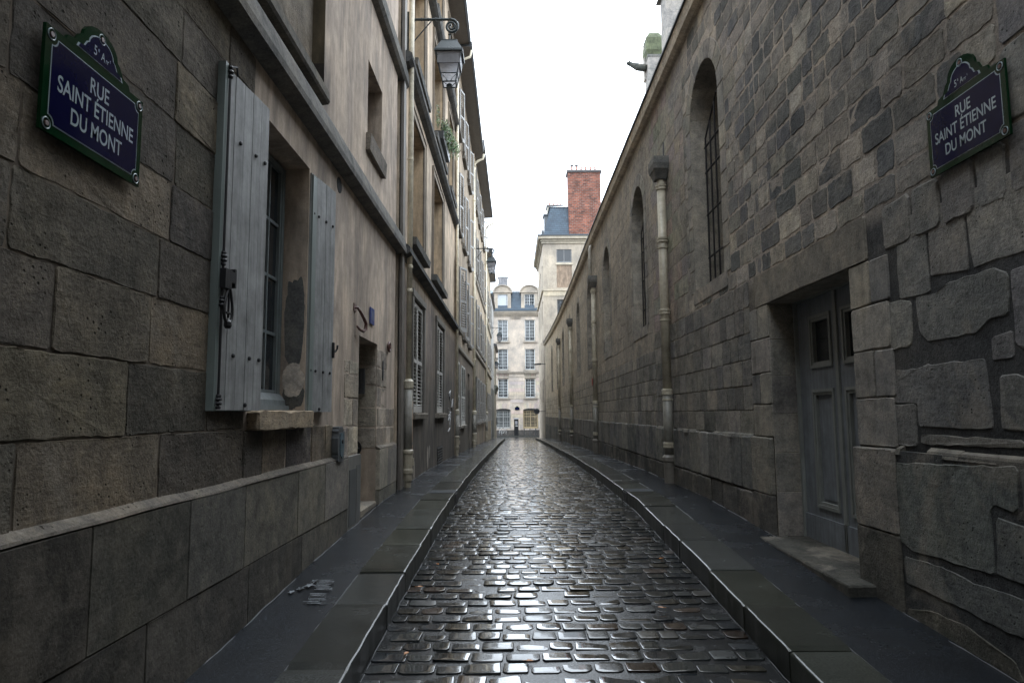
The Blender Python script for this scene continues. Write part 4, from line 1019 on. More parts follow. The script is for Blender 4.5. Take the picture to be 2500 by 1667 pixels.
# the reveal of the far jamb in courses
PRJ = lambda u, v, w: (2.72+u, 7.18-w, v)
for k, (a, b) in enumerate([(-1.3, -.82), (-.82, -.42), (-.42, -.02), (-.02, .38), (.38, .76), (.76, 1.14)]):
    block_poly(mb, PRJ, [(.01, a+.003), (.29, a+.003), (.29, b-.003), (.01, b-.003)], pD(0, 0, rg), rg, front=.004, bev=.005, jit=.0015, seg=.1, rnd=.006)
mb.build('dressed_surrounds', MT['stone_smooth'], CH)
# plinth
mb = MB(); base = lambda u: G(u)-.05
pP = pick((.5, (.175, .172, .162)), (.3, (.14, .14, .135)), (.2, (.22, .212, .192)))
pP2 = pick((.5, (.075, .073, .068)), (.5, (.11, .105, .095)))
mb.pbox(PR, 3.0, 4.84, -1.9, -.275, -.02, .038, (.07, .072, .073))
stones(['M', 'N', 'O', 'P'], .038, pick((1, (.15, .156, .152)))); stones(['Q'], .038, pick((1, (.105, .10, .09))))
blocks(mb, PR, -12, 3.46, [-.90, -.28], (.7, 1.1), .035, pick((1, (.15, .156, .15))), rg, front=(.045, .055), bev=.012, jit=.006, seg=.08, rnd=.03)
blocks(mb, PR, -12, 3.56, [-1.9, -1.26, -.90], (.6, 1.1), .03, pP2, rg, front=(.04, .055), bev=.012, jit=.008, seg=.08, rnd=.03, base=base)
blocks(mb, PR, 4.84, 5.41, [-.86, -.265], (.6, .6), .006, pD, rg, front=(.062, .062), bev=.01, jit=.003, seg=.1)
blocks(mb, PR, 4.84, 5.41, [-1.9, -.86], (.6, .6), .006, pick((1, (.12, .115, .10))), rg, front=(.060, .060), bev=.01, jit=.003, seg=.1, base=base)
blocks(mb, PR, 7.2, 7.74, [-.86, -.265], (.6, .6), .006, pD, rg, front=(.05, .05), bev=.01, jit=.003, seg=.1)
blocks(mb, PR, 7.2, 7.74, [-1.9, -.86], (.6, .6), .006, pick((1, (.12, .115, .10))), rg, front=(.05, .05), bev=.01, jit=.003, seg=.1, base=base)
blocks(mb, PR, 7.74, 13, [-.88, -.26], (.34, .62), .016, pP, rg, front=(.03, .05), bev=.016, jit=.006, seg=.09, rnd=.02)
blocks(mb, PR, 7.74, 13, [-1.9, -.88], (.4, .75), .016, pP2, rg, front=(.03, .055), bev=.016, jit=.008, seg=.09, rnd=.03, base=base)
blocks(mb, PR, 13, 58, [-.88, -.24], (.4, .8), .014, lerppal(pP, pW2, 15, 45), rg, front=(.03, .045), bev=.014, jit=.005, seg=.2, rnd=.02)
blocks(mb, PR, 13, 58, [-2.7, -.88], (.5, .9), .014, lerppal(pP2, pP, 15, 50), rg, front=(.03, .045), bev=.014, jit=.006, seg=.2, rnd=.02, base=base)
mb.build('plinth', MT['stone_rough'], CH)
mb = MB()
for a, b in ((-12, 4.84), (7.74, 58)):
    u = a
    while u < b:
        w_ = min(rg.uniform(.15, .5), b-u)
        if rg.random() < .7:
            h_ = rg.uniform(.01, .035); o_ = rg.uniform(.005, .035)
            mb.prism([PR(u, -.30, -.02), PR(u, -.30, .03+o_*.6), PR(u, -.26, .02+o_*.5), PR(u, -.26+h_, -.02)], Vector(PR(u+w_, 0, 0))-Vector(PR(u, 0, 0)), (lambda q: (.17*q, .16*q, .14*q))(rg.uniform(.6, 1.1)))
        u += w_
mb.build('plinth_ledge', MT['stone_rough'], CH)
# coping
moulding(CH, PR, 4.3, 58.2, [(-.3, 5.76), (.05, 5.76), (.12, 5.80), (.145, 5.98), (-.3, 5.985)], MT['stone'], (.46, .40, .32), 'coping', n=90, jitter=.03)
moulding(CH, PR, 4.3, 58.25, [(-.6, 6.2), (-.3, 5.99), (.15, 5.988), (.175, 5.99), (.175, 6.025), (.10, 6.04), (-.6, 6.4)], MT['paint'], (.03, .033, .04), 'lead_capping', n=90, jitter=.03)
# windows with grilles
for i in range(9):
    uc, r, sp = WC[i], WRR[i]-.0, SP[i]; dp = -.49
    mb = MB(); pts = [(uc-r, VB), (uc+r, VB)]+[(uc+r*math.cos(math.pi*k/14), sp+r*math.sin(math.pi*k/14)) for k in range(15)]
    mb.prism([PR(u, v, dp-.02) for u, v in pts], (-.01, 0, 0) if 0 else (.02, 0, 0), (.02, .02, .022)); g = mb.build('window', MT['glass'], CH)
    if i < 5:
        mb = MB(); nb = 6; rr = r-.10; w = -.20; sb = sp-.25
        for k in range(nb):
            u = uc-rr+2*rr*k/(nb-1); top = sb+.55-.45*abs(u-uc)/rr
            mb.tube([PR(u, VB+.02, w), PR(u, top, w)], .014, 6)
        for v in (VB+.5, VB+1.15, VB+1.8, sb-.02): mb.tube([PR(uc-r+.01, v, w-.012), PR(uc+r-.01, v, w-.012)], .016, 6)
        mb.tube([PR(uc-rr, sb+.1, w), PR(uc, sb+.55, w), PR(uc+rr, sb+.1, w)], .013, 6)
        mb.build('grille', MT['iron'], g)
# door
mb = MB(); mb.cur = (.085, .105, .12)
mb.pbox(PR, dR[0]-.02, dR[1]+.02, -1.40, 1.16, -.40, -.345, n=1); mb.build('door_backing', MT['darkroom'], CH)
for (a, b, s) in ((6.30, 7.14, 1), (5.45, 6.285, -1)):
    mb = MB(); mb.cur = (.07, .085, .095)
    P = PR; w0, w1 = -.34, -.295
    gl = (a+.36, b-.15) if 0 else (a+.17, b-.33) if s > 0 else (a+.33, b-.17)
    gl = (6.46, 6.80) if s > 0 else (5.78, 6.12)
    for (c, d, e, f) in ((a, gl[0]-.06, -1.26, 1.13), (gl[1]+.06, b, -1.26, 1.13), (gl[0]-.06, gl[1]+.06, .95, 1.13), (gl[0]-.06, gl[1]+.06, .22, .43), (gl[0]-.06, gl[1]+.06, -1.26, -.93)):
        mb.pbox(P, c, d, e, f, w0, w1, n=1)
    mb.pbox(P, a, b, -1.28, -1.02, w1, w1+.02, n=1)
    dl = mb.build('door_leaf', MT['door_blue'], CH)
    for (e, f) in ((.43, .95), (-.93, .22)):
        mb = MB(); mb.cur = (.12, .13, .12)
        for k, (o, wz) in enumerate(((0, .018), (.028, .006))):
            A, B, C, D = gl[0]-.06+o, gl[1]+.06-o, e+o, f-o; t = .03
            mb.pbox(P, A, A+t, C, D, w0+.01, w1+wz, n=1); mb.pbox(P, B-t, B, C, D, w0+.01, w1+wz, n=1)
            mb.pbox(P, A+t, B-t, C, C+t, w0+.01, w1+wz-.001, n=1); mb.pbox(P, A+t, B-t, D-t, D, w0+.01, w1+wz-.001, n=1)
        mb.build('moulding', MT['door_trim'], dl)
    mb = MB(); mb.pbox(P, gl[0]-.05, gl[1]+.05, .44, .94, w0+.005, w0+.012, n=1); mb.build('door_pane', MT['glass'], dl)
    mb = MB(); mb.pbox(P, gl[0]-.05, gl[1]+.05, -.92, .21, w0+.005, w0+.018, n=1); mb.pbox(P, gl[0]+.03, gl[1]-.03, -.84, .13, w0+.018, w0+.028, n=1); mb.build('panel', MT['shutter_edge'] if 0 else MT['door_blue'], dl)
mb = MB(); mb.cur = (.10, .115, .11)
mb.pbox(PR, 7.14, 7.18, -1.3, 1.145, -.33, -.26, n=1); mb.pbox(PR, 5.41, 5.45, -1.3, 1.145, -.33, -.26, n=1); mb.pbox(PR, 5.45, 7.14, 1.13, 1.145, -.33, -.26, n=1); mb.pbox(PR, 6.265, 6.32, -1.26, 1.13, -.295, -.275, n=1); mb.build('door_frame', MT['door_trim'], CH)
mb = MB(); block_poly(mb, lambda u, v, w: (v, u, -1.265+w+(u-6)*.006), [(5.17, 3.02), (5.17, 2.45), (7.14, 2.50), (7.14, 3.02)], (.08, .077, .068), rg, front=0, bev=.016, back=-.3, jit=.006, seg=.1); mb.build('door_step', MT['stone_rough'], CH)

# ================================================================== buttress pinnacles and gargoyle
def pinnacle(x, y, label, garg=True, top=17.3):
    R = empty('buttress_pinnacle', (x, y, G(y)), label, 'pinnacle', 'buttress pinnacles above the church wall')
    mb = MB(); mb.cur = (.32, .30, .28)
    mb.box(x-.36, x+.40, y-.45, y+.45, -1.5, top-3.1); mb.box(x-.32, x+.36, y-.40, y+.40, top-2.85, top-1.15); mb.build('shaft', MT['stone_smooth'], R)
    mb = MB(); mb.cur = (.16, .16, .15); mb.frust(.50, .6, top-3.1, .36, .42, top-2.85, x, y); mb.box(x-.34, x+.38, y-.42, y+.42, top-1.16, top-1.05); mb.build('string_moulding', MT['stone_smooth'], R)
    mb = MB(); mb.cur = (.12, .13, .08)
    mb.frust(.34, .40, top-1.05, .44, .48, top-.85, x+.02, y); mb.frust(.44, .48, top-.85, .43, .47, top-.55, x+.02, y); mb.frust(.40, .44, top-.55, .40, .44, top-.25, x+.02, y); mb.frust(.40, .44, top-.25, .22, .28, top+.05, x+.0, y)
    mb.build('mossy_cap', MT['moss'], R)
    mb = MB(); mb.cur = (.40, .37, .34); mb.box(x-.40, x-.30, y+.1, y+.45, top-2.0, top-.3); mb.build('rear_fin', MT['stone_smooth'], R)
    if garg:
        G_ = empty('gargoyle', (x-.36, y, top-1.45), 'weathered dark gargoyle jutting left from the pinnacle above the church wall', 'gargoyle')
        mb = MB(); mb.tube([(x-.34, y, top-1.50), (x-.55, y, top-1.48), (x-.75, y, top-1.44), (x-.95, y, top-1.36), (x-1.08, y, top-1.30), (x-1.16, y, top-1.28)], [.15, .17, .17, .12, .10, .07], 9, (.07, .075, .07))
        mb.build('body', MT['stone_rough'], G_, smooth=True)
        mb = MB(); mb.tube([(x-1.05, y, top-1.30), (x-1.14, y, top-1.27), (x-1.24, y, top-1.27)], [.10, .11, .05], 8, (.06, .065, .06)); mb.tube([(x-1.10, y-.06, top-1.20), (x-1.15, y-.07, top-1.10)], [.03, .008], 5, (.06, .065, .06)); mb.tube([(x-1.22, y, top-1.24), (x-1.27, y, top-1.17)], [.03, .008], 5, (.06, .065, .06)); mb.build('head', MT['stone_rough'], G_, smooth=True)
    return R
pinnacle(6.62, 30, 'pale stone pinnacle with green mossy cap, the one carrying the gargoyle above the church wall')
pinnacle(5.62, 22, 'pale stone pinnacle nearest the top of the frame, mostly hidden by the church coping', garg=False, top=17.3)

# ================================================================== mansard building
def ashlar_col(c, s=0):
    def f(u, v):
        k = 1+.10*mnoise.noise((round(u/.8)*1.3, round(v/.42)*2.1, s)); n = mnoise.noise((u*.5, v*.4, s+3))
        return tuple(x*k*(1+.1*n) for x in c)
    return f
MS = empty('mansard_building', (6, 64, G(62)), 'tall cream stone building with blue slate mansard beyond the church wall', 'building')
YF = 59.5; XL = 2.80
PF = lambda u, v, w: (u, YF-w, v); PS = lambda u, v, w: (XL-w, u, v)
cm = ashlar_col((.41, .362, .30), 2)
fh = [(4.0, 5.35, 13.3, 14.5, .12), (4.0, 5.35, 11.05, 13.1, .06), (4.0, 5.35, 8.0, 10.0, .2), (4.0, 5.35, 4.2, 6.2, .2), (9, 10.3, 11.1, 14.4, .2)]
mb = sheet(PF, XL, 16, -2.6, 15.6, cm, holes=fh, du=.8, dv=.42)
sh = [(u-.6, u+.6, z, z+2.1, .2) for u in (61.5, 64.8, 68.1) for z in (1.0, 4.6, 8.0, 11.3)]
mb = sheet(PS, YF, 71.5, -2.9, 15.6, cm, holes=sh, du=.8, dv=.42, mb=mb)
mb.build('stone_walls', MT['facade'], MS)
mb = MB(); mb.cur = (.5, .44, .34); mb.box(XL+.45, 16, YF+.4, 71.4, -2.9, 15.9); mb.quad((XL, 71.5, -2.9), (16, 71.5, -2.9), (16, 71.5, 15.6), (XL, 71.5, 15.6)); mb.build('wall_core', MT['facade'], MS)
for h in sh: casement(MS, PS, *h[:4], -.15, cols=2, rows=4)
casement(MS, PF, *fh[0][:4], -.10, (.2, .2, .2), cols=1, rows=1); casement(MS, PF, *fh[2][:4], -.15, cols=1, rows=1, col=(.1, .1, .1)); casement(MS, PF, *fh[3][:4], -.15, cols=2, rows=4); casement(MS, PF, *fh[4][:4], -.15, cols=2, rows=4)
mb = MB(); mb.pbox(PF, 4.0, 5.35, 11.05, 13.1, -.07, -.055, (.30, .235, .18), n=1); mb.build('blind_panel', MT['plaster'], MS)
mb = MB(); mb.pbox(PF, 3.9, 5.45, 13.1, 13.28, -.02, .06, (.5, .45, .36), n=1); mb.pbox(PF, XL-.02, 16, 10.3, 10.75, -.02, .05, (.50, .44, .34), n=1); mb.pbox(PF, XL-.1, 16, 10.75, 10.9, -.02, .14, (.45, .40, .32), n=1); mb.pbox(PS, YF-.1, 71.5, 10.75, 10.9, -.02, .14, (.45, .40, .32), n=1); mb.build('string_course', MT['facade'], MS)
mb = MB(); mb.cur = (.40, .36, .29)
for (w0, w1, a, b) in ((-.02, .12, 15.0, 15.2), (-.02, .22, 15.2, 15.38), (-.02, .42, 15.38, 15.62)):
    mb.pbox(PF, XL-w1, 16, a, b, w0, w1, n=1); mb.box(XL-w1, XL+.02, YF, 71.5, a, b)
mb.build('cornice', MT['facade'], MS)
mb = MB(); mb.cur = (.04, .05, .06); mb.box(XL-.48, 16, YF-.48, YF-.1, 15.622, 15.75); mb.box(XL-.48, XL-.1, YF-.1, 71.5, 15.622, 15.75); mb.build('gutter', MT['paint'], MS)
mb = MB(); mb.add([(XL+.05, YF, 15.7), (16, YF, 15.7), (16, 71.5, 15.7), (XL+.05, 71.5, 15.7), (XL+.75, YF+.6, 18.5), (15, YF+.6, 18.5), (15, 70.5, 18.5), (XL+.75, 70.5, 18.5)], [(0, 1, 5, 4), (1, 2, 6, 5), (2, 3, 7, 6), (3, 0, 4, 7), (4, 5, 6, 7)]); mb.build('slate_roof', MT['slate'], MS)
mb = MB(); mb.add([(XL+.6, YF+.5, 18.5), (15.2, YF+.5, 18.5), (15.2, 70.6, 18.5), (XL+.6, 70.6, 18.5), (XL+3, 65, 20.2), (12, 65, 20.2)], [(0, 1, 5, 4), (1, 2, 5), (2, 3, 4, 5), (3, 0, 4)]); mb.build('zinc_roof', MT['zinc'], MS)
mb = MB(); mb.box(XL+.25, XL+.75, 61.3, 62.4, 16.2, 18.1, (.13, .14, .15)); mb.box(XL+.15, XL+.8, 61.2, 62.5, 18.1, 18.25, (.10, .11, .12)); mb.box(XL+.2, XL+.75, 66.3, 67.4, 16.2, 18.1, (.13, .14, .15)); mb.build('dormer', MT['paint'], MS)
ck = MB(); ck.box(5.15, 8.05, YF-.02+.02, YF+1.3, 15.8, 21.55); ch = ck.build('chimney', MT['brick'], MS)
mb = MB(); mb.cur = (.06, .055, .055); mb.box(5.03, 8.17, YF-.10, YF+1.42, 21.552, 21.75); mb.build('chimney_cap', MT['paint'], ch)
mb = MB()
for k in range(6): mb.lathe([(.09, 21.75), (.085, 22.2), (.10, 22.22), (.10, 22.27)], 5.55+k*.42, YF+.6, 10, (.42, .20, .15))
for k in range(2): mb.lathe([(.17, 22.36), (.17, 22.40)], 5.55+k*.42, YF+.6, 10, (.05, .05, .05)); mb.tube([(5.55+k*.42, YF+.6, 22.2), (5.55+k*.42, YF+.6, 22.37)], .03, 6, (.05, .05, .05))
mb.build('chimney_pots', MT['paint'], ch)
ck = MB(); ck.box(3.6, 5.1, 66, 67.2, 16.5, 20.4, (.45, .42, .36)); c2 = ck.build('rear_chimney', MT['facade'], MS)
mb = MB(); mb.box(3.5, 5.2, 65.9, 67.3, 20.402, 20.55, (.06, .06, .06))
for k in range(4): mb.lathe([(.09, 20.55), (.08, 21.0)], 3.85+k*.38, 66.6, 8, (.42, .20, .15))
mb.build('chimney_pots', MT['paint'], c2)

# ================================================================== far building
FB = empty('corner_building', (0, 88, G(86)), 'cream stone building closing the street with two round headed dormers and iron window guards', 'building')
YB = 85.0; PB = lambda u, v, w: (u, YB-w, v)
cf = ashlar_col((.53, .47, .41), 6)
XB0, XB1 = -2.55, 11
wx = [-1.15, 2.24, 5.6, 8.9]; hw = .62
fl = [(1.98, 4.32), (5.42, 8.05), (9.02, 11.72)]
hB = [(x-hw, x+hw, a, b, .28) for x in wx for a, b in fl]
aB = [(x, 0, 0, 0, 0) for x in ()]
gB = [(x-.92, x+.92, -1.82, .42, .3) for x in wx]
sheet(PB, XB0, XB1, -3, 12.4, cf, holes=hB+gB, du=1, dv=.6).build('stone_facade', MT['facade'], FB)
mb = MB(); mb.cur = (.4, .36, .3); mb.box(XB0+.01, XB1, YB+.4, 96, -3, 12.3); mb.quad((XB0, YB, -3), (XB0, YB+.4, -3), (XB0, YB+.4, 12.4), (XB0, YB, 12.4)); mb.build('wall_core', MT['facade'], FB)
# rusticated courses between the lower windows
mb = MB()
def seg_rows(z0, z1, h, hs):
    z = z0
    while z < z1-.1:
        zz = min(z+h, z1); e = [(XB0, XB1)]
        for (a, b, c, d) in hs:
            if c < zz-.02 and d > z+.02:
                e = [q for s, t in e for q in ((s, min(t, a)), (max(s, b), t)) if q[1]-q[0] > .03]
        for s, t in e: mb.pbox(PB, s, t, z+.02, zz-.02, -.01, .045, tuple(x*random.uniform(.93, 1.05) for x in (.54, .48, .42)), n=1)
        z = zz
seg_rows(-1.80, .42, .44, [(x-.95, x+.95, -3, .42) for x in wx]); seg_rows(1.36, 4.48, .445, [(x-hw-.14, x+hw+.14, 1.9, 4.5) for x in wx]+[(x-hw-.25, x+hw+.25, 1.2, 1.95) for x in wx])
for x in wx:    # splayed arch stones
    for k in range(-3, 4):
        a0, a1 = (k-.5)*.265+.01, (k+.5)*.265-.01
        zb = .42+.22*(1-(k/3.6)**2)
        mb.prism([PB(x+a0*.92/.92, zb, -.01), PB(x+a1, zb, -.01), PB(x+a1*1.28, 1.30, -.01), PB(x+a0*1.28, 1.30, -.01)], (0, -.06, 0), tuple(q*random.uniform(.93, 1.05) for q in (.54, .48, .42)))
        mb.prism([PB(x+a0*.68, 4.34, -.01), PB(x+a1*.68, 4.34, -.01), PB(x+a1*.85, 4.98, -.01), PB(x+a0*.85, 4.98, -.01)], (0, -.05, 0), tuple(q*random.uniform(.9, 1.05) for q in (.24, .21, .18)))
mb.build('rusticated_stones', MT['facade'], FB)
mb = MB(); mb.cur = (.10, .095, .09); mb.pbox(PB, XB0, XB1, -3, -1.98, -.01, .10, n=1); mb.build('dark_base', MT['plaster'], FB)
mb = MB(); mb.cur = (.36, .325, .28)
mb.pbox(PB, XB0-.1, XB1, 5.0, 5.12, -.01, .14, n=1); mb.pbox(PB, XB0-.14, XB1, 5.12, 5.24, -.01, .2, n=1); mb.pbox(PB, XB0, XB1, 4.45, 4.62, -.01, .05, n=1)
mb.build('string_course', MT['facade'], FB)
mb = MB(); mb.cur = (.40, .355, .30); mb.pbox(PB, XB0-.1, XB1, 12.2, 12.42, -.01, .16, n=1); mb.pbox(PB, XB0-.2, XB1, 12.42, 12.62, -.01, .34, n=1); mb.pbox(PB, XB0-.28, XB1, 12.62, 12.78, -.01, .45, n=1)
for x0 in (-.1, 3.35, 6.7):
    for k in range(9): mb.pbox(PB, x0-.02+k*.14, x0+.05+k*.14, 11.85, 12.2, -.01, .12, n=1)
mb.build('cornice', MT['facade'], FB)
mb = MB(); mb.cur = (.05, .075, .10); mb.pbox(PB, XB0-.3, XB1, 12.782, 12.98, .1, .5, n=1); mb.build('gutter', MT['paint'], FB)
mb = MB(); y1 = YB+1.0; mb.add([(XB0, YB-.1, 12.8), (XB1, YB-.1, 12.8), (XB1, y1, 15.5), (XB0+.4, y1, 15.5), (XB0, 95, 12.8), (XB0+.4, 94, 15.5), (XB1, 95, 15.5)], [(0, 1, 2, 3), (4, 0, 3, 5), (3, 2, 6, 5)]); mb.build('slate_roof', MT['slate'], FB)
mb = MB(); mb.add([(XB0+.3, y1-.1, 15.5), (XB1, y1-.1, 15.5), (XB1, 91, 16.5), (XB0-2, 91, 17.6), (XB0-4, 96, 15.0), (XB0+.3, 96, 15.2)], [(0, 1, 2, 3), (0, 3, 4, 5)]); mb.build('zinc_roof', MT['zinc'], FB)
for i, x in enumerate(wx):
    d = MB(); d.cur = (.43, .38, .32); Z0 = 12.85
    d.pbox(PB, x-1.06, x-.62, Z0, 15.2, -1.6, -.08, n=1); d.pbox(PB, x+.62, x+1.06, Z0, 15.2, -1.6, -.08, n=1); d.pbox(PB, x-.62, x+.62, Z0, 13.25, -1.6, -.08, n=1); d.pbox(PB, x-.62, x+.62, 15.0, 15.2, -1.6, -.08, n=1)
    d.pbox(PB, x-1.22, x+1.22, 15.2, 15.36, -1.6, .06, n=1)
    A = [(x+1.22*math.cos(math.pi*k/16), 15.36+.88*math.sin(math.pi*k/16)*.95) for k in range(17)]
    d.prism([PB(u, v, -.12) for u, v in A], (0, 1.4, 0))
    B = [(x+1.0*math.cos(math.pi*k/16), 15.44+.66*math.sin(math.pi*k/16)) for k in range(17)]
    for k in range(16): d.add([PB(*A[k], -.12), PB(*A[k+1], -.12), PB(*A[k+1], .06), PB(*A[k], .06), PB(*B[k], -.12), PB(*B[k+1], -.12), PB(*B[k+1], .06), PB(*B[k], .06)], [(0, 1, 2, 3), (4, 5, 6, 7), (2, 3, 7, 6)])
    do = d.build('dormer', MT['facade'], FB)
    casement(do, PB, x-.62, x+.62, 13.25, 15.0, -.25, (.62, .65, .66), cols=2, rows=4, name='dormer_window', glass='glass')
    if i == 0:
        c = MB(); c.pbox(PB, x-.56, x+.50, 13.3, 14.95, -.235, -.225, (.55, .6, .62), n=1); c.build('curtain', MT['curtain'], do)
    a = MB(); a.prism([PB(u, v+.012, -.1) for u, v in A], (0, -.18, 0), (.2, .22, .23)) if 0 else None
for i, x in enumerate(wx):
    for a_, b_ in fl:
        casement(FB, PB, x-hw, x+hw, a_, b_, -.2, (.66, .70, .72), cols=3, rows=6, fr=.058)
        s_ = sill_part(FB, PB, x-hw-.22, x+hw+.22, a_-.0, .24, .16, MT['facade'], (.42, .38, .33))
        mb = MB(); mb.cur = (.10, .10, .10)
        for zz in (a_+.05, a_+.42): mb.tube([PB(x-hw-.1, zz, 0), PB(x-hw-.1, zz, .2), PB(x+hw+.1, zz, .2), PB(x+hw+.1, zz, 0)], .016, 5)
        for k in range(12): mb.tube([PB(x-hw-.05+k*.122, a_+.05, .2), PB(x-hw-.05+k*.122, a_+.42, .2)], .008, 4)
        for k in (-.3, 0, .3): mb.tube([PB(x+k+.1*math.cos(t), a_+.24+.1*math.sin(t), .205) for t in [math.pi*2*q/10 for q in range(11)]], .014, 4)
        mb.build('window_guard', MT['iron'], FB)
    casement(FB, PB, x-.90, x+.90, -1.80, .40, -.22, (.50, .50, .48) if i != 1 else (.5, .40, .25), cols=3, rows=3, fr=.07)
    mb = MB(); mb.cur = (.45, .47, .46) if i != 1 else (.52, .42, .26)
    for k in range(13): mb.tube([PB(x-.86+k*.143, -1.8, -.06), PB(x-.86+k*.143, .40, -.06)], .014, 5, mb.cur)
    for zz in (-1.6, -1.35, -.35, .0): mb.tube([PB(x-.9, zz, -.06), PB(x+.9, zz, -.06)], .018, 5, mb.cur)
    mb.build('window_bars', MT['paint'], FB)
    mb = MB(); mb.cur = (.12, .12, .12)
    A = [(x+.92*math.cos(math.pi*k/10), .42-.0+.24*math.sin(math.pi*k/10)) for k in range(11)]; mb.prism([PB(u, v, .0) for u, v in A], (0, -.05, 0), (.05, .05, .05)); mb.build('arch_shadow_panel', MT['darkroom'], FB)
ck = MB(); ck.box(-1.8, -.55, 90, 91.4, 15.5, 18.2, (.26, .26, .27)); c3_ = ck.build('chimney', MT['plaster'], FB)
mb = MB(); mb.frust(.72, .8, 18.2, .2, .2, 18.55, -1.17, 90.7, (.35, .36, .37)); mb.build('chimney_cap', MT['paint'], c3_)
# neighbour to the left of it
NB = empty('rear_building', (-8, 92, G(90)), 'brown chimneyed building just showing left of the far dormers', 'building')
mb = MB(); mb.box(-14, -2.7, 86, 98, -3.2, 14.2, (.50, .45, .38)); mb.build('walls', MT['facade'], NB)
mb = MB(); mb.prism([(-14, 86, 14.2), (-14, 98, 14.2), (-14, 94, 17.4)], (11.3, 0, 0)); mb.build('roof', MT['zinc'], NB)

# ================================================================== street furniture and small things
def street_sign(cx, cy, cz, face, w, h, crown, label):
    """face=+1: faces +x (left wall), -1: faces -x (right wall)"""
    R = empty('street_name_sign', (cx, cy, cz), label, 'street sign', 'blue enamel street signs')
    def P(a, b, t): return (cx+face*t, cy+a*(1 if face > 0 else -1), cz+b)
    def outline(k, kb):     # k = margin
        W_, H_ = w/2-k, h/2-k
        pts = [(-W_, -H_), (W_, -H_), (W_, H_)]
        return pts
    mb = MB(); mb.prism([P(a, b, 0) for a, b in [(-w/2, -h/2), (w/2, -h/2), (w/2, h/2), (-w/2, h/2)]], Vector(P(0, 0, .014))-Vector(P(0, 0, 0)))
    def crownpts(s, up):
        cw = w*.30*s; hh = crown*s
        o = [(-cw*1.08, 0)]
        for t in [i/14 for i in range(15)]:
            a = math.pi*(1-t); x = cw*.62*math.cos(a); y = hh*.38+hh*.62*math.sin(a); o.append((x, y))
        o.append((cw*1.08, 0))
        o = [(-cw*1.12, 0), (-cw*1.05, hh*.16), (-cw*.82, hh*.22), (-cw*.70, hh*.45)]+[(cw*.60*math.cos(math.pi*(1-i/10)), hh*.52+hh*.48*math.sin(math.pi*i/10)) for i in range(11)]+[(cw*.70, hh*.45), (cw*.82, hh*.22), (cw*1.05, hh*.16), (cw*1.12, 0)]
        return [(x, y+up) for x, y in o]
    mb.prism([P(a, b, 0) for a, b in crownpts(1, h/2-.004)], Vector(P(0, 0, .0145))-Vector(P(0, 0, 0)))
    mb.build('green_border', MT['enamel_green'], R)
    k = .036
    mb = MB()
    def panel(pts, t): mb.prism([P(a, b, t) for a, b in pts], Vector(P(0, 0, .002))-Vector(P(0, 0, 0)))
    def notched(W_, H_, r):
        o = []
        for sx, sy in ((-1, -1), (1, -1), (1, 1), (-1, 1)):
            c = (sx*W_, sy*H_); seq = []
            for q in range(5):
                a = math.pi/2*q/4; seq.append((c[0]-sx*r*math.cos(a), c[1]-sy*r*math.sin(a)))
            o += seq[::-1] if sx*sy > 0 and 0 else (seq if (sx*sy < 0) else seq[::-1])
        return o
    W_, H_ = w/2-k, h/2-k
    def rectn(W_, H_, r):
        o = []
        for (sx, sy, a0) in ((-1, -1, 90), (1, -1, 180), (1, 1, 270), (-1, 1, 0)):
            for q in range(6):
                a = R_(a0-90*q/5); o.append((sx*W_+r*math.cos(a)*1, sy*H_+r*math.sin(a)))
        return o
    wp = MB(); wp.prism([P(a, b, .0146) for a, b in rectn(W_, H_, .034)], Vector(P(0, 0, .001))-Vector(P(0, 0, 0))); wp.prism([P(a, b, .0150) for a, b in crownpts(.72, h/2+.008)], Vector(P(0, 0, .0008))-Vector(P(0, 0, 0)))
    wp.build('white_line', MT['enamel_white'], R)
    panel(rectn(W_-.005, H_-.005, .034), .0152); panel(crownpts(.66, h/2+.012), .0155); mb.build('blue_panel', MT['enamel_blue'], R)
    for (a, b) in ((-w/2+.032, -h/2+.032), (w/2-.032, -h/2+.032), (w/2-.032, h/2-.032), (-w/2+.032, h/2-.032), (0, h/2+crown-.04)):
        rz = MB(); rz.tube([P(a+.022*math.cos(t), b+.022*math.sin(t), .0165) for t in [2*math.pi*i/14 for i in range(15)]], .0026, 5); ro_ = rz.build('rosette_ring', MT['enamel_white'], R)
        n = 8; sc = MB(); sc.prism([P(a+.011*math.cos(2*math.pi*i/n), b+.011*math.sin(2*math.pi*i/n), .014) for i in range(n)], Vector(P(0, 0, .006))-Vector(P(0, 0, 0))); sc.build('screw', MT['rust'], ro_)
    def text(s, size, bx, by, sx=.78, off=.004):
        cu = bpy.data.curves.new('lettering', 'FONT'); cu.body = s; cu.size = size; cu.align_x = 'CENTER'; cu.align_y = 'CENTER'; cu.extrude = .0; cu.offset = off*.3
        tmp = bpy.data.objects.new('tmp', cu); COL.objects.link(tmp); dg = bpy.context.evaluated_depsgraph_get(); me = bpy.data.meshes.new_from_object(tmp.evaluated_get(dg))
        q = MB(); q.v = [P(v.co.x*sx+bx, v.co.y+by, .0182) for v in me.vertices]; q.c = [(.6, .65, .7)]*len(q.v); q.f = [tuple(p.vertices) for p in me.polygons]
        bpy.data.objects.remove(tmp); return q
    q = MB()
    for (s, sz, x, y) in (('RUE', .098, 0, .098), ('SAINT ÉTIENNE', .098, 0, .003), ('DU MONT', .098, 0, -.098)):
        text(s, sz*w/.70, x, y*w/.70*.98, .80).build('lettering', MT['enamel_white'], R)
